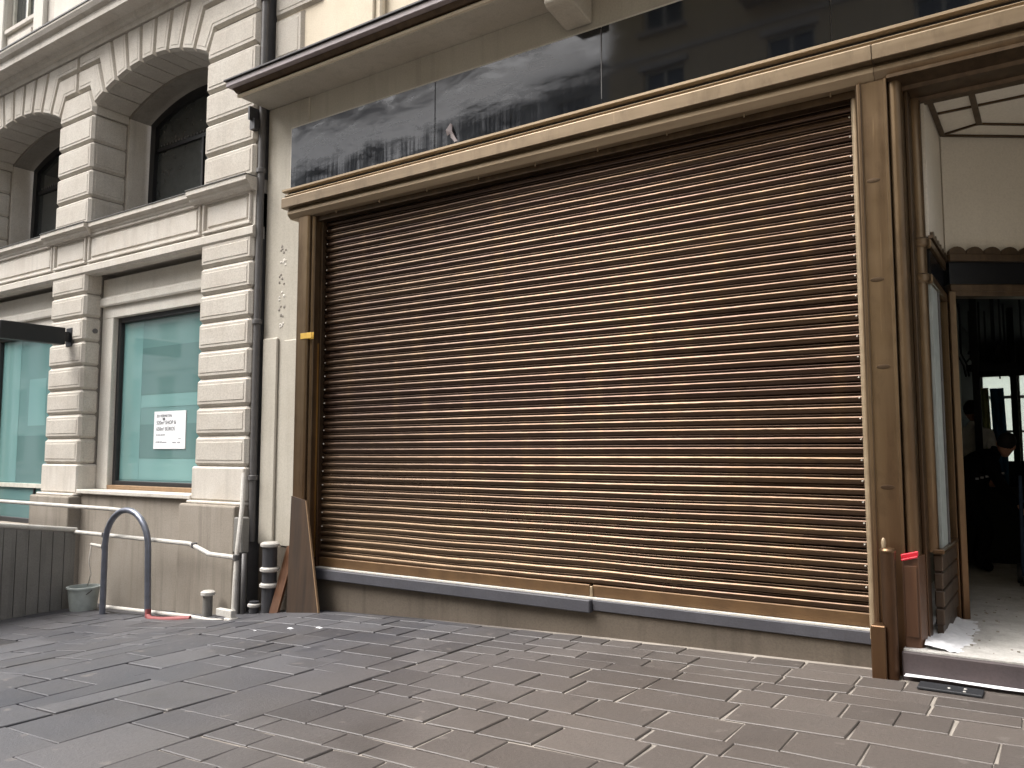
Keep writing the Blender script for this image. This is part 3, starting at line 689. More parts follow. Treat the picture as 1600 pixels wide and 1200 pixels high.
for p, q, w in (((-.64, .2), (-.64, .985), .035), ((-.39, .2), (-.39, .90), .038), ((-.64, .225), (2.5, .225), .03), ((-.62, .52), (-.41, .52), .018), ((-.37, .52), (2.5, .52), .018),
                ((-.63, .97), (-.39, .88), .016), ((-.39, .89), (1.5, 2.30), .018), ((-.64, .985), (1.5, 2.54), .022)):
    strip(p, q, w, 3.895, 3.909, 'ceiling_rib', M['bronze_dark'], ent)
# upper plaster walls of the vestibule
MB().box(-.72, -.665, .16, 1.02, 2.94, 3.909).build('side_wall', M['vest_plaster'], ent)
def dwall(s0, s1, d0, d1, z0, z1, name, mat, parent, bevel=0):
    return MB().prism([dpt(s0, d0), dpt(s1, d0), dpt(s1, d1), dpt(s0, d1)], z0, z1, 'z').build(name, mat, parent, bevel=bevel)
dwall(0, 2.6, -.10, .0, 2.98, 3.909, 'upper_wall', M['vest_plaster'], ent)
dwall(.0, 2.6, -.08, .045, 2.93, 2.985, 'frieze_rail', M['bronze_dark'], ent, .006)
dwall(.0, 2.6, -.08, .04, 2.70, 2.755, 'transom_rail', M['bronze_dark'], ent, .006)
dwall(.0, 2.6, -.08, .03, 2.665, 2.70, 'transom_moulding', M['bronze_dark'], ent)
dwall(.02, 2.6, -.03, .0, 2.755, 2.93, 'transom_pane', M['smoked'], ent)
dwall(-.02, .035, -.08, .05, .30, 2.70, 'door_post', M['bronze'], ent, .006)
dwall(1.6, 1.7, -.08, .05, .30, 2.70, 'door_post', M['bronze'], ent, .006)
dwall(1.7, 2.6, -.08, .0, .30, 2.70, 'side_panel', M['bronze_dark'], ent)
for k in range(18):
    c = dpt(.07 + k * .135, .02); pts = []
    for j in range(9):
        a = math.pi * j / 8; pts.append((.066 * math.cos(a), .055 * math.sin(a)))
    vs = []; 
    for d in (-.015, .015):
        for (s_, h) in pts: vs.append((c[0] + ux * s_ + uy * d, c[1] + uy * s_ - ux * d, 2.986 + h))
    n = len(pts); fs = [tuple(range(n)), tuple(range(2 * n - 1, n - 1, -1))] + [(i, (i + 1) % n, n + (i + 1) % n, n + i) for i in range(n)]
    MB().add(vs, fs).build('scallop', M['bronze_dark'], ent)

# display case beside the entrance
case = thing('display_case', 'narrow bronze framed glass display case with rounded corner post beside the doorway', 'display case', (-.7, .5, .3))
cx, cy = -.735, .13
MB().lathe((cx, cy, 0), [(.052, .86), (.052, 3.9)], 20).build('corner_post', M['bronze'], case, autosmooth=True)
for z in (2.62, 2.86):
    MB().lathe((cx, cy, z), [(.058, 0), (.072, .012), (.072, .05), (.060, .062)], 20).build('post_collar', M['bronze'], case, autosmooth=True)
    MB().box(-.72, -.655, cy, .98, z, z + .06).build('case_rail', M['bronze'], case, bevel=.006)
MB().box(-.72, -.67, cy + .05, .98, 2.68, 2.86).build('case_frieze', M['smoked'], case)
for k in range(6):
    y = .22 + k * .135; pts = [(y + .066 * math.cos(math.pi * j / 8), 2.925 + .055 * math.sin(math.pi * j / 8)) for j in range(9)]
    MB().prism(pts, -.675, -.645, 'x').build('scallop', M['bronze_dark'], case)
MB().box(-.74, -.672, cy + .056, .50, .88, 2.62).build('reflection_board', M['bucket'], case)  # pale board added in place of the bright reflection in the case glass
MB().box(-.685, -.679, .52, .93, .88, 2.62).build('glass_pane', M['clear'], case)
MB().box(-.84, -.82, .5, .98, .88, 2.62).build('back_board', M['room_grey'], case)
MB().box(-.70, -.66, .50, .535, .88, 2.62).build('glazing_bar', M['pipe_grey'], case, bevel=.005)
MB().box(-.70, -.655, .93, .975, .3, 2.62).build('case_post', M['bronze'], case, bevel=.005)
MB().box(-.72, -.65, cy - .05, .95, .85, .88).build('case_sill', M['bronze'], case, bevel=.006)
for k in range(4): MB().box(-.72, -.668 + .003 * (k % 2), cy - .02, .93, .40 + k * .113, .40 + (k + 1) * .113 - .012).build('base_board', M['board'], case, bevel=.006)
MB().box(-.715, -.68, cy + .0, .93, .30, .86).build('base_core', M['board'], case)
MB().box(-.76, -.735, -.06, .1, .3, 3.9).build('side_trim', M['bronze_dark'], case, bevel=.005)

# plaster dust swept against the display case
m = MB(); nx, ny = 24, 60; vs = []; fs = []
for i in range(nx + 1):
    for j in range(ny + 1):
        x = -.75 + .30 * i / nx; y = -.20 + 1.12 * j / ny; t = i / nx
        h = .14 * (1 - t) ** 1.6 * (.55 + .5 * noise.noise((x * 6, y * 4, 1))) * math.sin(math.pi * min(1, .12 + j / ny * .8)) - .012 * t + .010 * noise.noise((x * 30, y * 30, 4))
        vs.append((x, y, .303 + h))
for i in range(nx):
    for j in range(ny): a = i * (ny + 1) + j; fs.append((a, a + ny + 1, a + ny + 2, a + 1))
m.add(vs, fs); tag(m.build('plaster_dust_heap', M['dust'], None, smooth=True), 'heap of white plaster dust at the foot of the display case', 'dust', kind='stuff')
rub = MB()
for k in range(90):
    x = random.uniform(-.6, .3); y = random.uniform(-.2, 2.2); s = random.uniform(.002, .008)
    rub.obox((x, y, .303 + s * .4), (s, s * .4, 0), (-s * .3, s * .7, 0), (0, 0, s * .5))
tag(rub.build('floor_debris', M['plinth']), 'scattered plaster crumbs on the dusty entrance floor', 'debris', kind='stuff')

# dark interior
room = thing('shop_interior', 'dark gutted shop interior seen through the open doorway', 'interior', (1.5, 5, .3))
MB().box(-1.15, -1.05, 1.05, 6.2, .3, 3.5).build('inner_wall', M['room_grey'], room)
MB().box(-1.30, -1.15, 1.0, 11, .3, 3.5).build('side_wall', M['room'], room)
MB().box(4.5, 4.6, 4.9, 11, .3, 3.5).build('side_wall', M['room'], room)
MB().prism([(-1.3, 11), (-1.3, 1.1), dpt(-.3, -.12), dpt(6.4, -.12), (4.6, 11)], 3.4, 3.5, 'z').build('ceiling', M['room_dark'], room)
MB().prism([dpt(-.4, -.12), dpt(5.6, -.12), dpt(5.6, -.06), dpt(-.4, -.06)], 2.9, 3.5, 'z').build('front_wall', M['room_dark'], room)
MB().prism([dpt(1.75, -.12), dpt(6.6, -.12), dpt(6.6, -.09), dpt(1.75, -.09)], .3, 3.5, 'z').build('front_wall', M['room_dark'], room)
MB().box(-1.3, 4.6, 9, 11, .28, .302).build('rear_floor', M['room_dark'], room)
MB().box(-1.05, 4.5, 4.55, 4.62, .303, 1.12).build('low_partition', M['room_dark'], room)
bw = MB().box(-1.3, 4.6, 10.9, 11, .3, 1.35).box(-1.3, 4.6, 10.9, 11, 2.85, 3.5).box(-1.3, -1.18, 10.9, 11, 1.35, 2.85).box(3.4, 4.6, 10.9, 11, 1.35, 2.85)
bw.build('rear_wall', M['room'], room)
rw = MB()
for x in (-1.18, -.62, -.05, .55, 1.15, 1.75, 2.4, 3.0): rw.box(x, x + .06, 10.9, 10.97, 1.35, 2.85)
rw.box(-1.18, 3.4, 10.895, 10.975, 2.45, 2.5).box(-1.18, 3.4, 10.895, 10.975, 1.85, 1.89)
rw.build('rear_window', M['white_frame'], room)
MB().box(-1.18, 3.4, 10.93, 10.935, 1.35, 2.85).build('pane', M['clear'], bpy.data.objects['rear_window'])
for x, y in ((-.80, 4.66), (-.52, 6.6), (.1, 7.2)):
    MB().box(x, x + .07, y, y + .07, .3, 3.4).build('stud_post', M['room_dark'], room)
m = MB()
for k in range(14):
    p = Vector((-1.0 + random.random() * .75, 5 + random.random() * 1.5, 2.62 + random.random() * .25)); q = p + Vector((random.uniform(-.1, .1), random.uniform(-.2, .2), -random.uniform(.1, .28)))
    m.tube([p + Vector((0, 0, .6)), p, (p + q) / 2 + Vector((.02, 0, 0)), q], .011, 5)
tag(m.build('hanging_cables', M['room_dark'], room), kind='stuff')
MB().prism([(-.9, 5.2), (4, 5.2), (4, 5.26), (-.9, 5.26)], 2.46, 2.54, 'z').build('suspended_rail', M['room_dark'], room)
# far bright courtyard wall behind the rear window
cy_ = thing('courtyard_wall', 'pale courtyard wall seen through the rear windows of the interior', 'wall', (1, 14, 0))
MB().box(-8, 12, 14, 14.3, 0, 3.2).build('wall', M['grey_render'], cy_); MB().box(-8, 12, 13.95, 14.3, 3.2, 3.3).build('coping', M['white_stone'], cy_)

# hanging cloths
def cloth(name, x0, x1, y, z0, z1, mat, label, amp=.03, waves=4):
    n = 24; vs = []; fs = []
    for i in range(n + 1):
        t = i / n; x = x0 + (x1 - x0) * t; d = amp * math.sin(t * waves * 2 * math.pi)
        for z, k in ((z0, 1.2), ((z0 + z1) / 2, 1.0), (z1, .6)): vs.append((x + .01 * math.sin(z * 5), y + d * k, z))
    for i in range(n):
        for j in range(2): a = i * 3 + j; fs.append((a, a + 3, a + 4, a + 1))
    o = MB().add(vs, fs).build(name, mat, None, smooth=True); so_ = o.modifiers.new('thickness', 'SOLIDIFY'); so_.thickness = .008
    return tag(o, label, 'cloth')
cloth('blue_tarpaulin', -.735, -.585, 6.4, .8, 2.33, M['blue_cloth'], 'blue tarpaulin hanging inside the dark shop behind the crouched person', .02, 2)
cloth('pale_curtain', -.86, -.775, 6.7, .6, 2.36, M['green_cloth'], 'pale green curtain hanging left of the blue tarpaulin', .015, 2)

# ------------------------------------------------------------------ people inside
def skinned(name, joints, edges, mat, parent=None, root=0):
    me = bpy.data.meshes.new(name); me.from_pydata([j[0] for j in joints], edges, [])
    o = bpy.data.objects.new(name, me); COL.objects.link(o); par(o, parent); me.materials.append(mat)
    md = o.modifiers.new('skin', 'SKIN'); md.use_smooth_shade = True
    for i, sv in enumerate(me.skin_vertices[0].data):
        r = joints[i][1]; sv.radius = r if isinstance(r, tuple) else (r, r); sv.use_root = (i == root)
    s = o.modifiers.new('subdivision', 'SUBSURF'); s.levels = 2; s.render_levels = 2
    dg = bpy.context.evaluated_depsgraph_get(); ev = o.evaluated_get(dg); me2 = bpy.data.meshes.new_from_object(ev)
    o.modifiers.clear(); o.data = me2; me2.name = name; me2.shade_smooth()
    return o
def hand(m, w, d, side):
    """five short finger tubes fanning from the wrist end"""
    w = Vector(w); d = Vector(d).normalized(); s_ = Vector(side).normalized()
    m.obox(w + d * .045, d * .045, s_ * .038, d.cross(s_) * .014)
    for k, L in enumerate((.065, .075, .07, .055)):
        b = w + d * .088 + s_ * (-.028 + .019 * k); m.tube([b, b + d * L * .5 + d.cross(s_) * .008, b + d * L * .9 + d.cross(s_) * .03], [.009, .0085, .007], 6)
    b = w + d * .03 - s_ * .036; m.tube([b, b + d * .03 - s_ * .025, b + d * .06 - s_ * .03 + d.cross(s_) * .015], [.011, .01, .008], 6)
def head(c, face, up_, parent, hair_cover=.62):
    c = Vector(c); fz = Vector(up_).normalized(); fy = Vector(face).normalized(); fy = (fy - fz * fy.dot(fz)).normalized(); fx = fy.cross(fz)
    def T(p): return c + fx * p[0] + fy * p[1] + fz * p[2]
    def sph(rx, ry, rz, off, keep=None, n=16):
        vs = []; fs = []
        for i in range(n + 1):
            for j in range(n):
                a = math.pi * i / n; b = 2 * math.pi * j / n; p = (off[0] + rx * math.sin(a) * math.cos(b), off[1] + ry * math.sin(a) * math.sin(b), off[2] + rz * math.cos(a)); vs.append(T(p))
        for i in range(n):
            for j in range(n):
                q = (i * n + j, i * n + (j + 1) % n, (i + 1) * n + (j + 1) % n, (i + 1) * n + j); fs.append(q)
        return vs, fs
    m = MB(); m.add(*sph(.076, .096, .115, (0, 0, 0))); m.add(*sph(.055, .06, .06, (0, .03, -.07), n=10))
    m.add(*sph(.014, .022, .024, (0, .1, -.015), n=8))
    for s_ in (-1, 1): m.add(*sph(.012, .022, .03, (s_ * .077, -.005, -.01), n=8))
    hd = m.build('head', M['skin'], parent, smooth=True)
    e = MB()
    for s_ in (-1, 1): e.add(*sph(.012, .008, .008, (s_ * .03, .088, .008), n=8))
    e.add(*sph(.024, .008, .006, (0, .093, -.06), n=8)); e.build('eyes_and_mouth', M['hair'], hd, smooth=True)
    h = MB(); h.add(*sph(.083, .10, .10, (0, -.016, .028))); h.build('hair', M['hair'], hd, smooth=True)
pa = thing('person', 'person in black bending over inside the dark doorway', 'person', (-.75, 3.9, .3))
J = [((-.86, 3.95, 1.12), (.15, .17)), ((-.80, 3.92, 1.33), (.18, .21)), ((-.66, 3.88, 1.46), (.17, .22)), ((-.58, 3.86, 1.50), (.08, .09)), ((-.52, 3.85, 1.53), (.05, .05)),
     ((-.84, 4.07, 1.00), .11), ((-.70, 4.08, .70), .085), ((-.80, 4.10, .38), .055), ((-.66, 4.05, .34), .045),
     ((-.84, 3.82, 1.00), .11), ((-.66, 3.80, .70), .085), ((-.76, 3.76, .38), .055), ((-.62, 3.73, .34), .045),
     ((-.64, 4.06, 1.40), .07), ((-.52, 4.10, 1.14), .052), ((-.40, 4.0, .98), .038),
     ((-.62, 3.68, 1.40), .07), ((-.50, 3.62, 1.14), .052), ((-.38, 3.66, .98), .038)]
E_ = [(0, 1), (1, 2), (2, 3), (3, 4), (0, 5), (5, 6), (6, 7), (7, 8), (0, 9), (9, 10), (10, 11), (11, 12), (2, 13), (13, 14), (14, 15), (2, 16), (16, 17), (17, 18)]
skinned('body', J, E_, M['black_cloth'], pa); head((-.465, 3.86, 1.58), (.2, 1, -.2), (.3, 0, .95), pa)
m = MB(); hand(m, (-.395, 4.0, .97), (.5, -.1, -.8), (0, 1, 0)); hand(m, (-.375, 3.66, .97), (.5, .1, -.8), (0, 1, 0)); m.build('hands', M['skin'], pa)
pr_ = MB()
for k in range(6): pr_.box(-.74 + k * .045, -.71 + k * .045, 3.672 - .004 * k, 3.675 - .004 * k, 1.225 + .012 * k, 1.245 + .012 * k)
pr_.build('shirt_print', M['ink_light'], pa)
pb = thing('person', 'person in white shirt and jeans standing behind the dark post indoors', 'person', (-.84, 5.0, .3))
J = [((-.84, 5.0, 1.25), (.13, .16)), ((-.84, 5.0, 1.50), (.12, .16)), ((-.84, 5.0, 1.70), (.12, .19)), ((-.84, 5.0, 1.80), (.07, .07)), ((-.84, 5.0, 1.88), (.05, .05)),
     ((-.68, 5.0, 1.72), .065), ((-.64, 5.02, 1.45), .05), ((-.66, 4.88, 1.22), .036), ((-1.0, 5.0, 1.72), .065), ((-1.03, 5.02, 1.45), .05), ((-.99, 4.88, 1.22), .036)]
bo = skinned('body', J, [(0, 1), (1, 2), (2, 3), (3, 4), (2, 5), (5, 6), (6, 7), (2, 8), (8, 9), (9, 10)], M['white_cloth'], pb)
J = [((-.84, 5.0, 1.24), (.135, .165)), ((-.75, 5.0, 1.10), .095), ((-.73, 5.0, .75), .07), ((-.73, 5.02, .38), .05), ((-.72, 4.92, .34), .042), ((-.93, 5.0, 1.10), .095), ((-.95, 5.0, .75), .07), ((-.95, 5.02, .38), .05), ((-.96, 4.92, .34), .042)]
skinned('trousers', J, [(0, 1), (1, 2), (2, 3), (3, 4), (0, 5), (5, 6), (6, 7), (7, 8)], M['jeans'], pb)
head((-.84, 4.99, 1.98), (.4, 1, 0), (0, 0, 1), pb)
m = MB(); hand(m, (-.66, 4.87, 1.21), (0, -.5, -.9), (1, 0, 0)); hand(m, (-.99, 4.87, 1.21), (0, -.5, -.9), (1, 0, 0)); m.build('hands', M['skin'], pb)
# hand truck at the right edge of the doorway
ht = thing('hand_truck', 'dark blue hand truck standing upright just inside the doorway', 'hand truck', (-.3, 3.0, .3))
for x in (-.345, -.10): MB().tube([(x, 3.0, .38), (x + .01, 3.12, 1.22), (x + .01, 3.16, 1.28)], .016, 8).build('upright', M['jeans'], ht, smooth=True)
for z in (.55, .8, 1.05): MB().tube([(-.345, 3.02 + (z - .4) * .14, z), (-.10, 3.02 + (z - .4) * .14, z)], .012, 8).build('crossbar', M['jeans'], ht, smooth=True)
MB().box(-.37, -.08, 2.82, 3.0, .315, .325).build('toe_plate', M['pipe_dark'], ht)
for x in (-.37, -.08):
    o = MB().lathe((0, 0, 0), [(.03, -.02), (.085, -.022), (.09, -.012), (.09, .012), (.085, .022), (.03, .02)], 18).build('wheel', M['rubber'], ht, autosmooth=True); o.location = (x, 3.08, .395); o.rotation_euler = (0, R(90), 0)

# ================================================================== STREET THINGS
# downpipe between the buildings
dp = thing('downpipe', 'dark grey downpipe running up the joint between the two buildings', 'downpipe', (-7.255, -.1, .9))
MB().tube([(-7.245, -.085, .55), (-7.245, -.085, 8.5)], .038, 14).build('pipe', M['pipe_grey'], dp, autosmooth=True)
for z in (1.2, 2.9, 4.6, 6.6):
    MB().lathe((-7.245, -.085, z), [(.046, 0), (.054, .006), (.054, .05), (.046, .056)], 14).build('pipe_clip', M['pipe_grey'], dp, autosmooth=True)
MB().box(-7.32, -7.24, -.20, -.13, 5.08, 5.2).build('pipe_bracket', M['pipe_dark'], dp); MB().box(-7.3, -7.275, -.24, -.1, 5.18, 5.33).build('pipe_bracket', M['pipe_dark'], dp)
MB().box(-7.292, -7.27, -.10, .3, -.3, 7.1).build('cover_strip', M['pipe_grey'], dp)
# standpipe with white collars
sp = thing('standpipe', 'dark grey ground pipe with three white collars at the base of the jamb', 'pipe', (-6.79, -.2, -.16))
MB().tube([(-6.80, -.2, -.25), (-6.80, -.2, .55)], .075, 18).build('pipe', M['pipe_dark'], sp, autosmooth=True)
for z in (.12, .28, .53): MB().lathe((-6.80, -.2, z), [(.078, 0), (.098, .012), (.098, .035), (.078, .05)], 18).build('collar', M['white_paint'], sp, autosmooth=True)
st = thing('short_standpipe', 'short black pipe stub with white cap left of the collared pipe', 'pipe', (-6.96, -.24, -.2))
MB().tube([(-6.98, -.24, -.25), (-6.98, -.24, -.03)], .05, 14).build('pipe', M['pipe_dark'], st, autosmooth=True)
MB().lathe((-6.98, -.24, -.09), [(.052, 0), (.066, .01), (.066, .03), (.045, .045)], 14).build('cap', M['white_paint'], st, autosmooth=True)
gd = thing('cable_duct', 'grey metal cable duct fixed to the right side of the limestone pier', 'duct', (-7.2, -.3, -.2))
MB().box(-7.27, -7.18, -.29, -.22, -.3, .82).build('duct', M['pipe_grey'], gd, bevel=.01); MB().box(-7.275, -7.13, -.30, -.20, .45, .82).build('junction_box', M['panel_grey'], gd, bevel=.012)
MB().tube([(-7.12, -.27, -.25), (-7.12, -.27, .45)], .025, 10).build('conduit', M['pipe_grey'], gd, smooth=True)
# leaning board at the left pillar
lb = thing('leaning_board', 'dark brown boards leaning against the base of the left bronze pillar', 'board', (-6.25, -.3, -.08))
MB().add([(-6.45, -.27, -.11), (-6.02, -.25, -.07), (-6.285, -.20, 1.02), (-6.495, -.20, 1.06), (-6.45, -.25, -.11), (-6.02, -.23, -.07), (-6.285, -.182, 1.02), (-6.495, -.182, 1.06)],
         [(0, 1, 2, 3), (7, 6, 5, 4), (0, 4, 5, 1), (1, 5, 6, 2), (2, 6, 7, 3), (3, 7, 4, 0)]).build('board', M['board'], lb)
MB().add([(-6.02, -.252, -.07), (-6.008, -.25, -.068), (-6.277, -.20, 1.02), (-6.285, -.203, 1.02), (-6.02, -.23, -.07), (-6.008, -.23, -.068), (-6.277, -.18, 1.02), (-6.285, -.182, 1.02)],
         [(0, 1, 2, 3), (7, 6, 5, 4), (0, 4, 5, 1), (1, 5, 6, 2), (2, 6, 7, 3), (3, 7, 4, 0)]).build('board_edge', M['board_edge'], lb)
MB().add([(-6.70, -.28, -.12), (-6.56, -.30, -.12), (-6.54, -.10, .52), (-6.68, -.08, .54), (-6.70, -.25, -.12), (-6.56, -.27, -.12), (-6.54, -.08, .52), (-6.68, -.06, .54)],
         [(0, 1, 2, 3), (7, 6, 5, 4), (0, 4, 5, 1), (1, 5, 6, 2), (2, 6, 7, 3), (3, 7, 4, 0)]).build('side_board', M['wood_panel'], lb)
MB().box(-6.46, -6.2, -.31, -.275, -.11, -.088).build('foot_batten', M['board_edge'], lb, bevel=.004)
# yellow tape
tp = MB().box(-6.43, -6.262, -.186, -.178, 2.66, 2.72).box(-6.345, -6.27, -.152, -.146, 2.655, 2.725).build('yellow_tape', M['yellow'], None, bevel=.002)
tag(tp, 'strip of yellow tape on the left bronze pillar', 'tape')
# bronze post with red tape at the right pillar
bp = thing('bronze_post', 'short bronze post on a square foot in front of the right pillar', 'post', (-.97, -.28, .12))
MB().box(-1.03, -.945, -.34, -.21, .08, .44).build('foot', M['bronze'], bp, bevel=.006)
MB().tube([(-.925, -.275, .11), (-.925, -.275, .90)], .043, 16).build('shaft', M['bronze_dark'], bp, autosmooth=True)
MB().lathe((-.925, -.275, .885), [(.046, 0), (.048, .01), (.04, .022), (.012, .028)], 16).build('cap', M['bronze'], bp, autosmooth=True)
MB().lathe((-.945, -.285, .91), [(.012, 0), (.015, .03), (.010, .055), (.003, .062)], 10).build('knob', M['bronze_light'], bp, autosmooth=True)
rt_ = MB().obox((-.815, -.19, .865), (.047, .012, .012), (-.003, .012, 0), (0, 0, .014)).obox((-.815, -.205, .845), (.045, .012, .012), (-.002, .006, 0), (0, 0, .006)).build('red_tape', M['red_tape'], None, bevel=.003)
tag(rt_, 'bright red tape strip between the bronze post and the pillar', 'tape')
# rubber mat / drain plate
mt = thing('drain_plate', 'black metal plate set in the paving below the entrance step', 'plate', (-.59, -.42, .14))
MB().box(-.76, -.43, -.50, -.36, .138, .152).build('plate', M['rubber'], mt, bevel=.003)
for x, y in ((-.60, -.44), (-.52, -.41), (-.52, -.47)): MB().lathe((x, y, .152), [(.009, 0), (.007, .004)], 8).build('screw_head', M['white_paint'], mt)
pm = MB(); vs = []; fs = []; n = 30
for i in range(n + 1):
    x = -.85 + 2.6 * i / n; w = .035 + .03 * noise.noise((x * 4, 0, 0)); vs += [(x, -.275, .163), (x, -.30 - abs(w), .1625)]
    if i: fs.append((2 * i - 2, 2 * i - 1, 2 * i + 1, 2 * i))
tag(pm.add(vs, fs).build('plaster_spill', M['dust']), 'line of white plaster spill along the foot of the step', 'dust', kind='stuff')

# left corner: grey screen wall, barrier, hoop, bucket
sw = thing('screen_panel', 'grey boarded screen panel with white top rail at the left edge', 'panel', (-9.95, -1.4, -.4))
def along(t, off=0): # from the building towards the street
    return (-10.08 + .13 * t + off, -.47 - .92 * t)
N_ = 16
for k in range(N_):
    t0, t1 = k * .16, (k + 1) * .16 - .008; a = along(t0); b = along(t1); zt0 = .52 + .13 * t0; zt1 = .52 + .13 * t1
    vs = [(a[0], a[1], -.5), (b[0], b[1], -.5), (b[0], b[1], zt1), (a[0], a[1], zt0)]; vs += [(x - .03, y, z) for x, y, z in vs]
    MB().add(vs, [(0, 1, 2, 3), (7, 6, 5, 4), (0, 4, 5, 1), (1, 5, 6, 2), (2, 6, 7, 3), (3, 7, 4, 0)]).build('board', M['panel_grey'], sw, bevel=.003)
a = along(0); b = along(2.56)
MB().obox(((a[0] + b[0]) / 2 - .035, (a[1] + b[1]) / 2, .05), ((b[0] - a[0]) / 2, (b[1] - a[1]) / 2, 0), (-.008, 0, 0), (0, 0, .5)).build('backing', M['panel_grey'], sw)
MB().tube([(a[0] - .015, a[1] + .01, .55), (b[0] - .015, b[1], .55 + .13 * 2.56)], .03, 12).build('top_rail', M['white_paint'], sw, autosmooth=True)
ba = thing('pipe_barrier', 'white tubular steel barrier along the limestone plinth', 'barrier', (-8.3, -.52, -.35))
MB().tube([(-12.6, -.5, .84), (-9.3, -.5, .84), (-9.0, -.51, .835)], .024, 10).build('upper_rail', M['white_paint'], ba, autosmooth=True)
MB().tube([(-10.1, -.48, .53), (-7.75, -.48, .53), (-7.62, -.50, .51), (-7.3, -.56, .46), (-6.86, -.58, .46)], .024, 10).build('middle_rail', M['white_paint'], ba, autosmooth=True)
MB().tube([(-9.42, -.48, -.30), (-7.7, -.50, -.22), (-7.2, -.60, -.19), (-6.76, -.66, -.14)], .022, 10).build('lower_rail', M['white_paint'], ba, autosmooth=True)
MB().tube([(-9.42, -.48, -.33), (-9.42, -.48, .53)], .022, 10).build('post', M['white_paint'], ba, autosmooth=True)
MB().tube([(-9.42, -.48, .39), (-9.72, -.47, .40)], .018, 8).build('stub_rail', M['white_paint'], ba, autosmooth=True)
MB().tube([(-6.76, -.66, -.16), (-6.80, -.62, .2), (-6.86, -.56, .5), (-6.98, -.42, .95), (-7.10, -.32, 1.28)], .024, 10).build('leaning_post', M['white_paint'], ba, autosmooth=True)
for c_ in ((-9.42, -.48, .53), (-9.42, -.48, .39), (-9.42, -.48, -.29), (-6.85, -.575, .46), (-7.66, -.492, .52)):
    MB().lathe((c_[0], c_[1], c_[2] - .03), [(.024, 0), (.033, .006), (.033, .054), (.024, .06)], 12).build('coupler', M['pipe_grey'], ba, autosmooth=True)
MB().box(-6.98, -6.74, -.70, -.64, -.10, -.03).build('foot_plate', M['white_paint'], ba, bevel=.006); MB().box(-6.82, -6.72, -.73, -.62, -.17, -.10).build('foot_block', M['white_paint'], ba, bevel=.01)
MB().tube([(-9.72, -.47, .40), (-9.74, -.48, .2), (-9.70, -.47, .05), (-9.76, -.47, -.1)], .006, 6).build('cord', M['white_paint'], ba, smooth=True)
hp = thing('cycle_hoop', 'grey steel hoop stand in front of the white barrier rails', 'hoop', (-8.7, -.57, -.34))
pts = [(-9.22, -.58, -.35), (-9.22, -.58, .45)] + [(-8.79 - .43 * math.cos(R(180 * k / 14)), -.58, .45 + .40 * math.sin(R(180 * k / 14))) for k in range(1, 14)] + [(-8.36, -.58, .45), (-8.32, -.58, -.30)]
MB().tube(pts, .034, 14).build('tube', M['hoop_steel'], hp, autosmooth=True)
hz = MB().tube([(-8.315, -.58, -.20), (-8.30, -.59, -.27), (-8.20, -.62, -.285), (-7.95, -.64, -.262), (-7.75, -.60, -.24), (-7.6, -.55, -.225)], .032, 12).build('red_hose', M['red_hose'], None, autosmooth=True)
tag(hz, 'faded red rubber hose lying between the hoop foot and the pier', 'hose')
bk = thing('bucket', 'pale plastic bucket standing in the corner by the screen panel', 'bucket', (-9.75, -.50, -.38))
MB().lathe((-9.75, -.52, -.385), [(.12, 0), (.145, .02), (.175, .27), (.19, .275), (.19, .295), (.165, .295), (.135, .03), (.0, .03)], 24).build('body', M['bucket'], bk, autosmooth=True)
pts = [(-9.75 + .185 * math.cos(R(a_)), -.52 - .10 * math.sin(R(a_)), -.12 - .09 * math.sin(R(a_))) for a_ in range(0, 181, 15)]
MB().tube(pts, .006, 6).build('handle', M['pipe_grey'], bk, smooth=True)
cp = thing('capped_post', 'stubby grey post with a white cap against the pier plinth', 'post', (-7.55, -.42, -.25))
MB().tube([(-7.5, -.42, -.3), (-7.5, -.42, .0)], .05, 14).build('shaft', M['panel_grey'], cp, autosmooth=True); MB().lathe((-7.5, -.42, -.0), [(.052, 0), (.075, .012), (.075, .04), (.05, .055)], 16).build('cap', M['white_paint'], cp, autosmooth=True)
# rubble chips on the paving
for k, (x, y, s, lab) in enumerate(((-5.63, -.92, .032, 'white plaster chip on the paving, nearest to the barrier foot'), (-5.40, -.80, .034, 'white plaster chip on the paving, nearest to the leaning board'), (-5.85, -1.12, .02, 'small pale chip on the paving, nearest to the camera side'))):
    z = ground(x) + .007
    o = MB().add([(x - s, y - s * .5, z), (x + s * .8, y - s * .6, z), (x + s, y + s * .3, z), (x - s * .5, y + s * .6, z), (x - s * .6, y - s * .2, z + .005), (x + s * .5, y - s * .2, z + .007), (x + s * .5, y + s * .2, z + .006), (x - s * .3, y + s * .3, z + .005)],
                 [(3, 2, 1, 0), (4, 5, 6, 7), (0, 1, 5, 4), (1, 2, 6, 5), (2, 3, 7, 6), (3, 0, 4, 7)]).build('plaster_chip', M['dust'], None)
    tag(o, lab, 'chip', 'plaster chips on the paving')
# blade sign
sg = thing('blade_sign', 'black rectangular projecting sign fixed to the limestone pier', 'sign', (-11.05, -.15, 2.95))
MB().box(-11.13, -11.0, -1.05, -.24, 2.94, 3.17).build('sign_box', M['black_metal'], sg, bevel=.008)
MB().box(-11.10, -11.03, -.24, -.155, 2.99, 3.12).build('bracket', M['black_metal'], sg); MB().box(-11.14, -10.99, -.165, -.152, 2.93, 3.18).build('wall_plate', M['black_metal'], sg, bevel=.004)
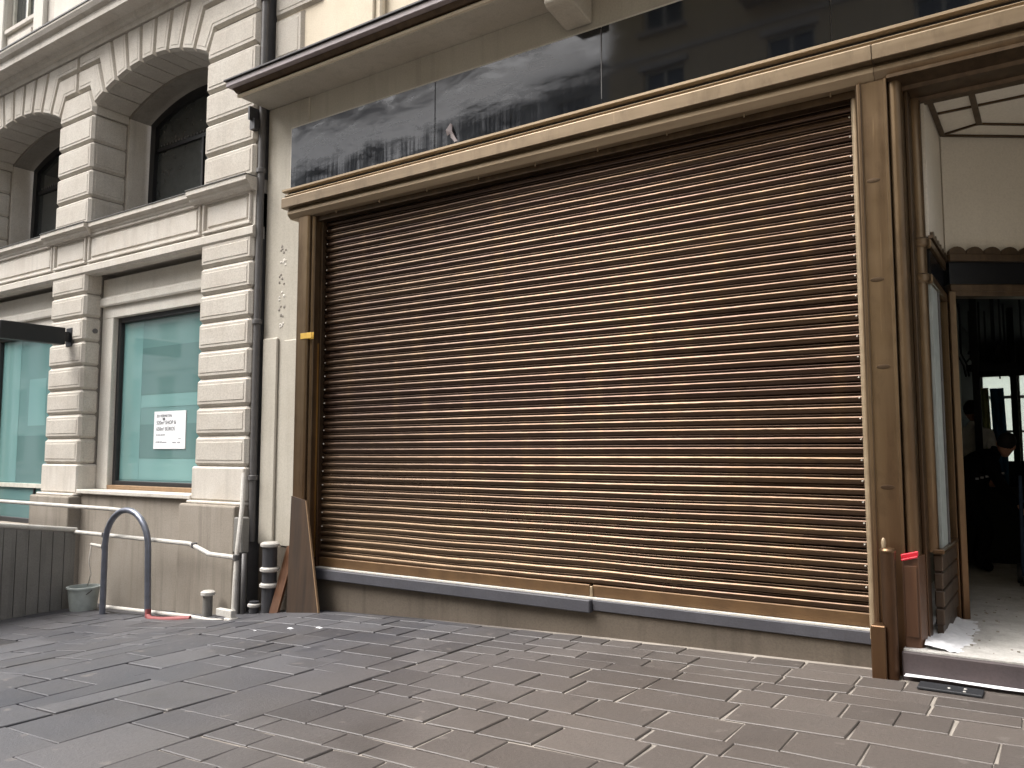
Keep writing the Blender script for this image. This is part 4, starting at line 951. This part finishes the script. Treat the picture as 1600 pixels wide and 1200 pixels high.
# notice in the window
nb = thing('window_notice', 'white letting notice stuck to the teal shop window', 'notice', (-9.27, .21, 1.52))
NX0, NX1, NZ0, NZ1 = -9.60, -8.93, 1.545, 2.02
MB().box(NX0, NX1, .213, .222, NZ0, NZ1).build('sheet', M['paper'], nb)
def text(s, x, z, size, mat, name='lettering'):
    cu = bpy.data.curves.new('t', 'FONT'); cu.body = s; cu.size = size; cu.extrude = .0006
    o = bpy.data.objects.new('t', cu); COL.objects.link(o)
    dg = bpy.context.evaluated_depsgraph_get(); dg.update(); me = bpy.data.meshes.new_from_object(o.evaluated_get(dg)); bpy.data.objects.remove(o)
    for v_ in me.vertices: X, Y, Z = v_.co; v_.co = (x + X, .2118 - Z, z + Y)
    me.materials.clear(); me.materials.append(mat); q = bpy.data.objects.new(name, me); COL.objects.link(q); par(q, nb); return q
text('ZU VERMIETEN', NX0 + .055, 1.945, .048, M['ink']); text('520m² SHOP &', NX0 + .055, 1.855, .066, M['ink']); text('650m² BÜROS', NX0 + .055, 1.775, .066, M['ink'])
MB().add([(NX0 + .18, .211, 1.925), (NX0 + .22, .211, 1.94), (NX0 + .245, .211, 1.92), (NX0 + .215, .211, 1.90)], [(0, 1, 2, 3)]).build('emblem', M['ink'], nb)
m = MB()
for (x, z, w, h) in ((.055, 1.715, .03, .014), (.095, 1.715, .05, .014), (.155, 1.715, .045, .014), (.21, 1.715, .03, .014), (.085, 1.622, .05, .018), (.15, 1.622, .03, .018), (.19, 1.622, .09, .012)): m.box(NX0 + x, NX0 + x + w, .211, .2125, z, z + h)
tag(m.build('small_print', M['ink_light'], nb), kind='stuff')
MB().add([(NX0 + .05, .211, 1.63), (NX0 + .07, .211, 1.645), (NX0 + .07, .211, 1.615)], [(0, 2, 1)]).build('arrow_mark', M['ink'], nb)
m = MB()
for (x, z, w, h) in ((.41, 1.618, .07, .014), (.51, 1.618, .06, .014), (.53, 1.665, .05, .01)): m.box(NX0 + x, NX0 + x + w, .211, .2125, z, z + h)
tag(m.build('pale_print', M['ink_light'], nb), kind='stuff')

# ================================================================== BUILDINGS ACROSS THE STREET (seen as reflections)
def facade(name, label, x0, x1, yf, h, mat, nx, floors, z1, ww, wh, balcony=None):
    b = thing(name, label, 'building', ((x0 + x1) / 2, yf - 4, -.3))
    px = (x1 - x0) / nx; fh = (h - z1) / floors; m = MB()
    cols = []
    for i in range(nx): c = x0 + px * (i + .5); cols.append((c - ww / 2, c + ww / 2))
    m.box(x0, x1, yf - 8, yf, -.6, z1)
    for k in range(floors):
        zb = z1 + fh * k; s0, s1 = zb + fh * .22, zb + fh * .22 + wh
        m.box(x0, x1, yf - .5, yf, zb, s0).box(x0, x1, yf - .5, yf, s1, zb + fh); e = x0
        for a, c in cols: m.box(e, a, yf - .5, yf, s0, s1); e = c
        m.box(e, x1, yf - .5, yf, s0, s1)
    m.build('wall', mat, b)
    MB().box(x0, x1, yf - 8, yf - .5, z1, h).build('inner_mass', M['room_dark'], b)
    MB().prism([(yf - .5, h), (yf + .1, h), (yf + .15, h + .15), (yf + .5, h + .3), (yf + .5, h + .5), (yf - .5, h + .6)], x0, x1, 'x').build('eaves_cornice', M['smooth_stone'], b)
    for k in range(floors):
        zb = z1 + fh * k; s0, s1 = zb + fh * .22, zb + fh * .22 + wh
        MB().box(x0, x1, yf, yf + .06, zb - .12, zb + .02).build('band', M['smooth_stone'], b)
        for i, (a, c) in enumerate(cols):
            w = MB().box(a, a + .08, yf - .25, yf - .15, s0, s1).box(c - .08, c, yf - .25, yf - .15, s0, s1).box(a, c, yf - .25, yf - .15, s1 - .08, s1).box(a, c, yf - .25, yf - .15, s0, s0 + .08)
            w.box((a + c) / 2 - .04, (a + c) / 2 + .04, yf - .25, yf - .15, s0, s1).box(a, c, yf - .25, yf - .15, s0 + wh * .68, s0 + wh * .68 + .06)
            w = w.build('window', M['white_frame'], b); MB().box(a, c, yf - .22, yf - .2, s0, s1).build('pane', M['dark_glass'], w)
            MB().box(a - .12, c + .12, yf, yf + .14, s0 - .12, s0).box(a - .12, c + .12, yf, yf + .1, s1, s1 + .16).build('sill', M['smooth_stone'], w)
            if balcony and (i, k) in balcony:
                bl = MB().box(a - .5, c + .5, yf, yf + .9, s0 - .2, s0 - .05).build('balcony', M['smooth_stone'], b)
                rl = MB().box(a - .5, c + .5, yf + .84, yf + .9, s0 + .85, s0 + .92)
                q = a - .5
                while q < c + .5: rl.box(q, q + .03, yf + .85, yf + .88, s0 - .05, s0 + .85); q += .12
                rl.build('railing', M['black_metal'], bl)
    return b
facade('opposite_building', 'tall beige rendered building across the street mirrored in the black fascia', -10.6, 14, -15, 19, M['beige_render'], 7, 5, 3.6, 1.25, 1.95, {(1, 2), (1, 3), (3, 2)})
facade('low_opposite_building', 'long pale grey rendered building across the street mirrored in the shop windows', -82, -12.5, -19, 14.6, M['grey_render'], 22, 5, .2, 1.5, 1.8)
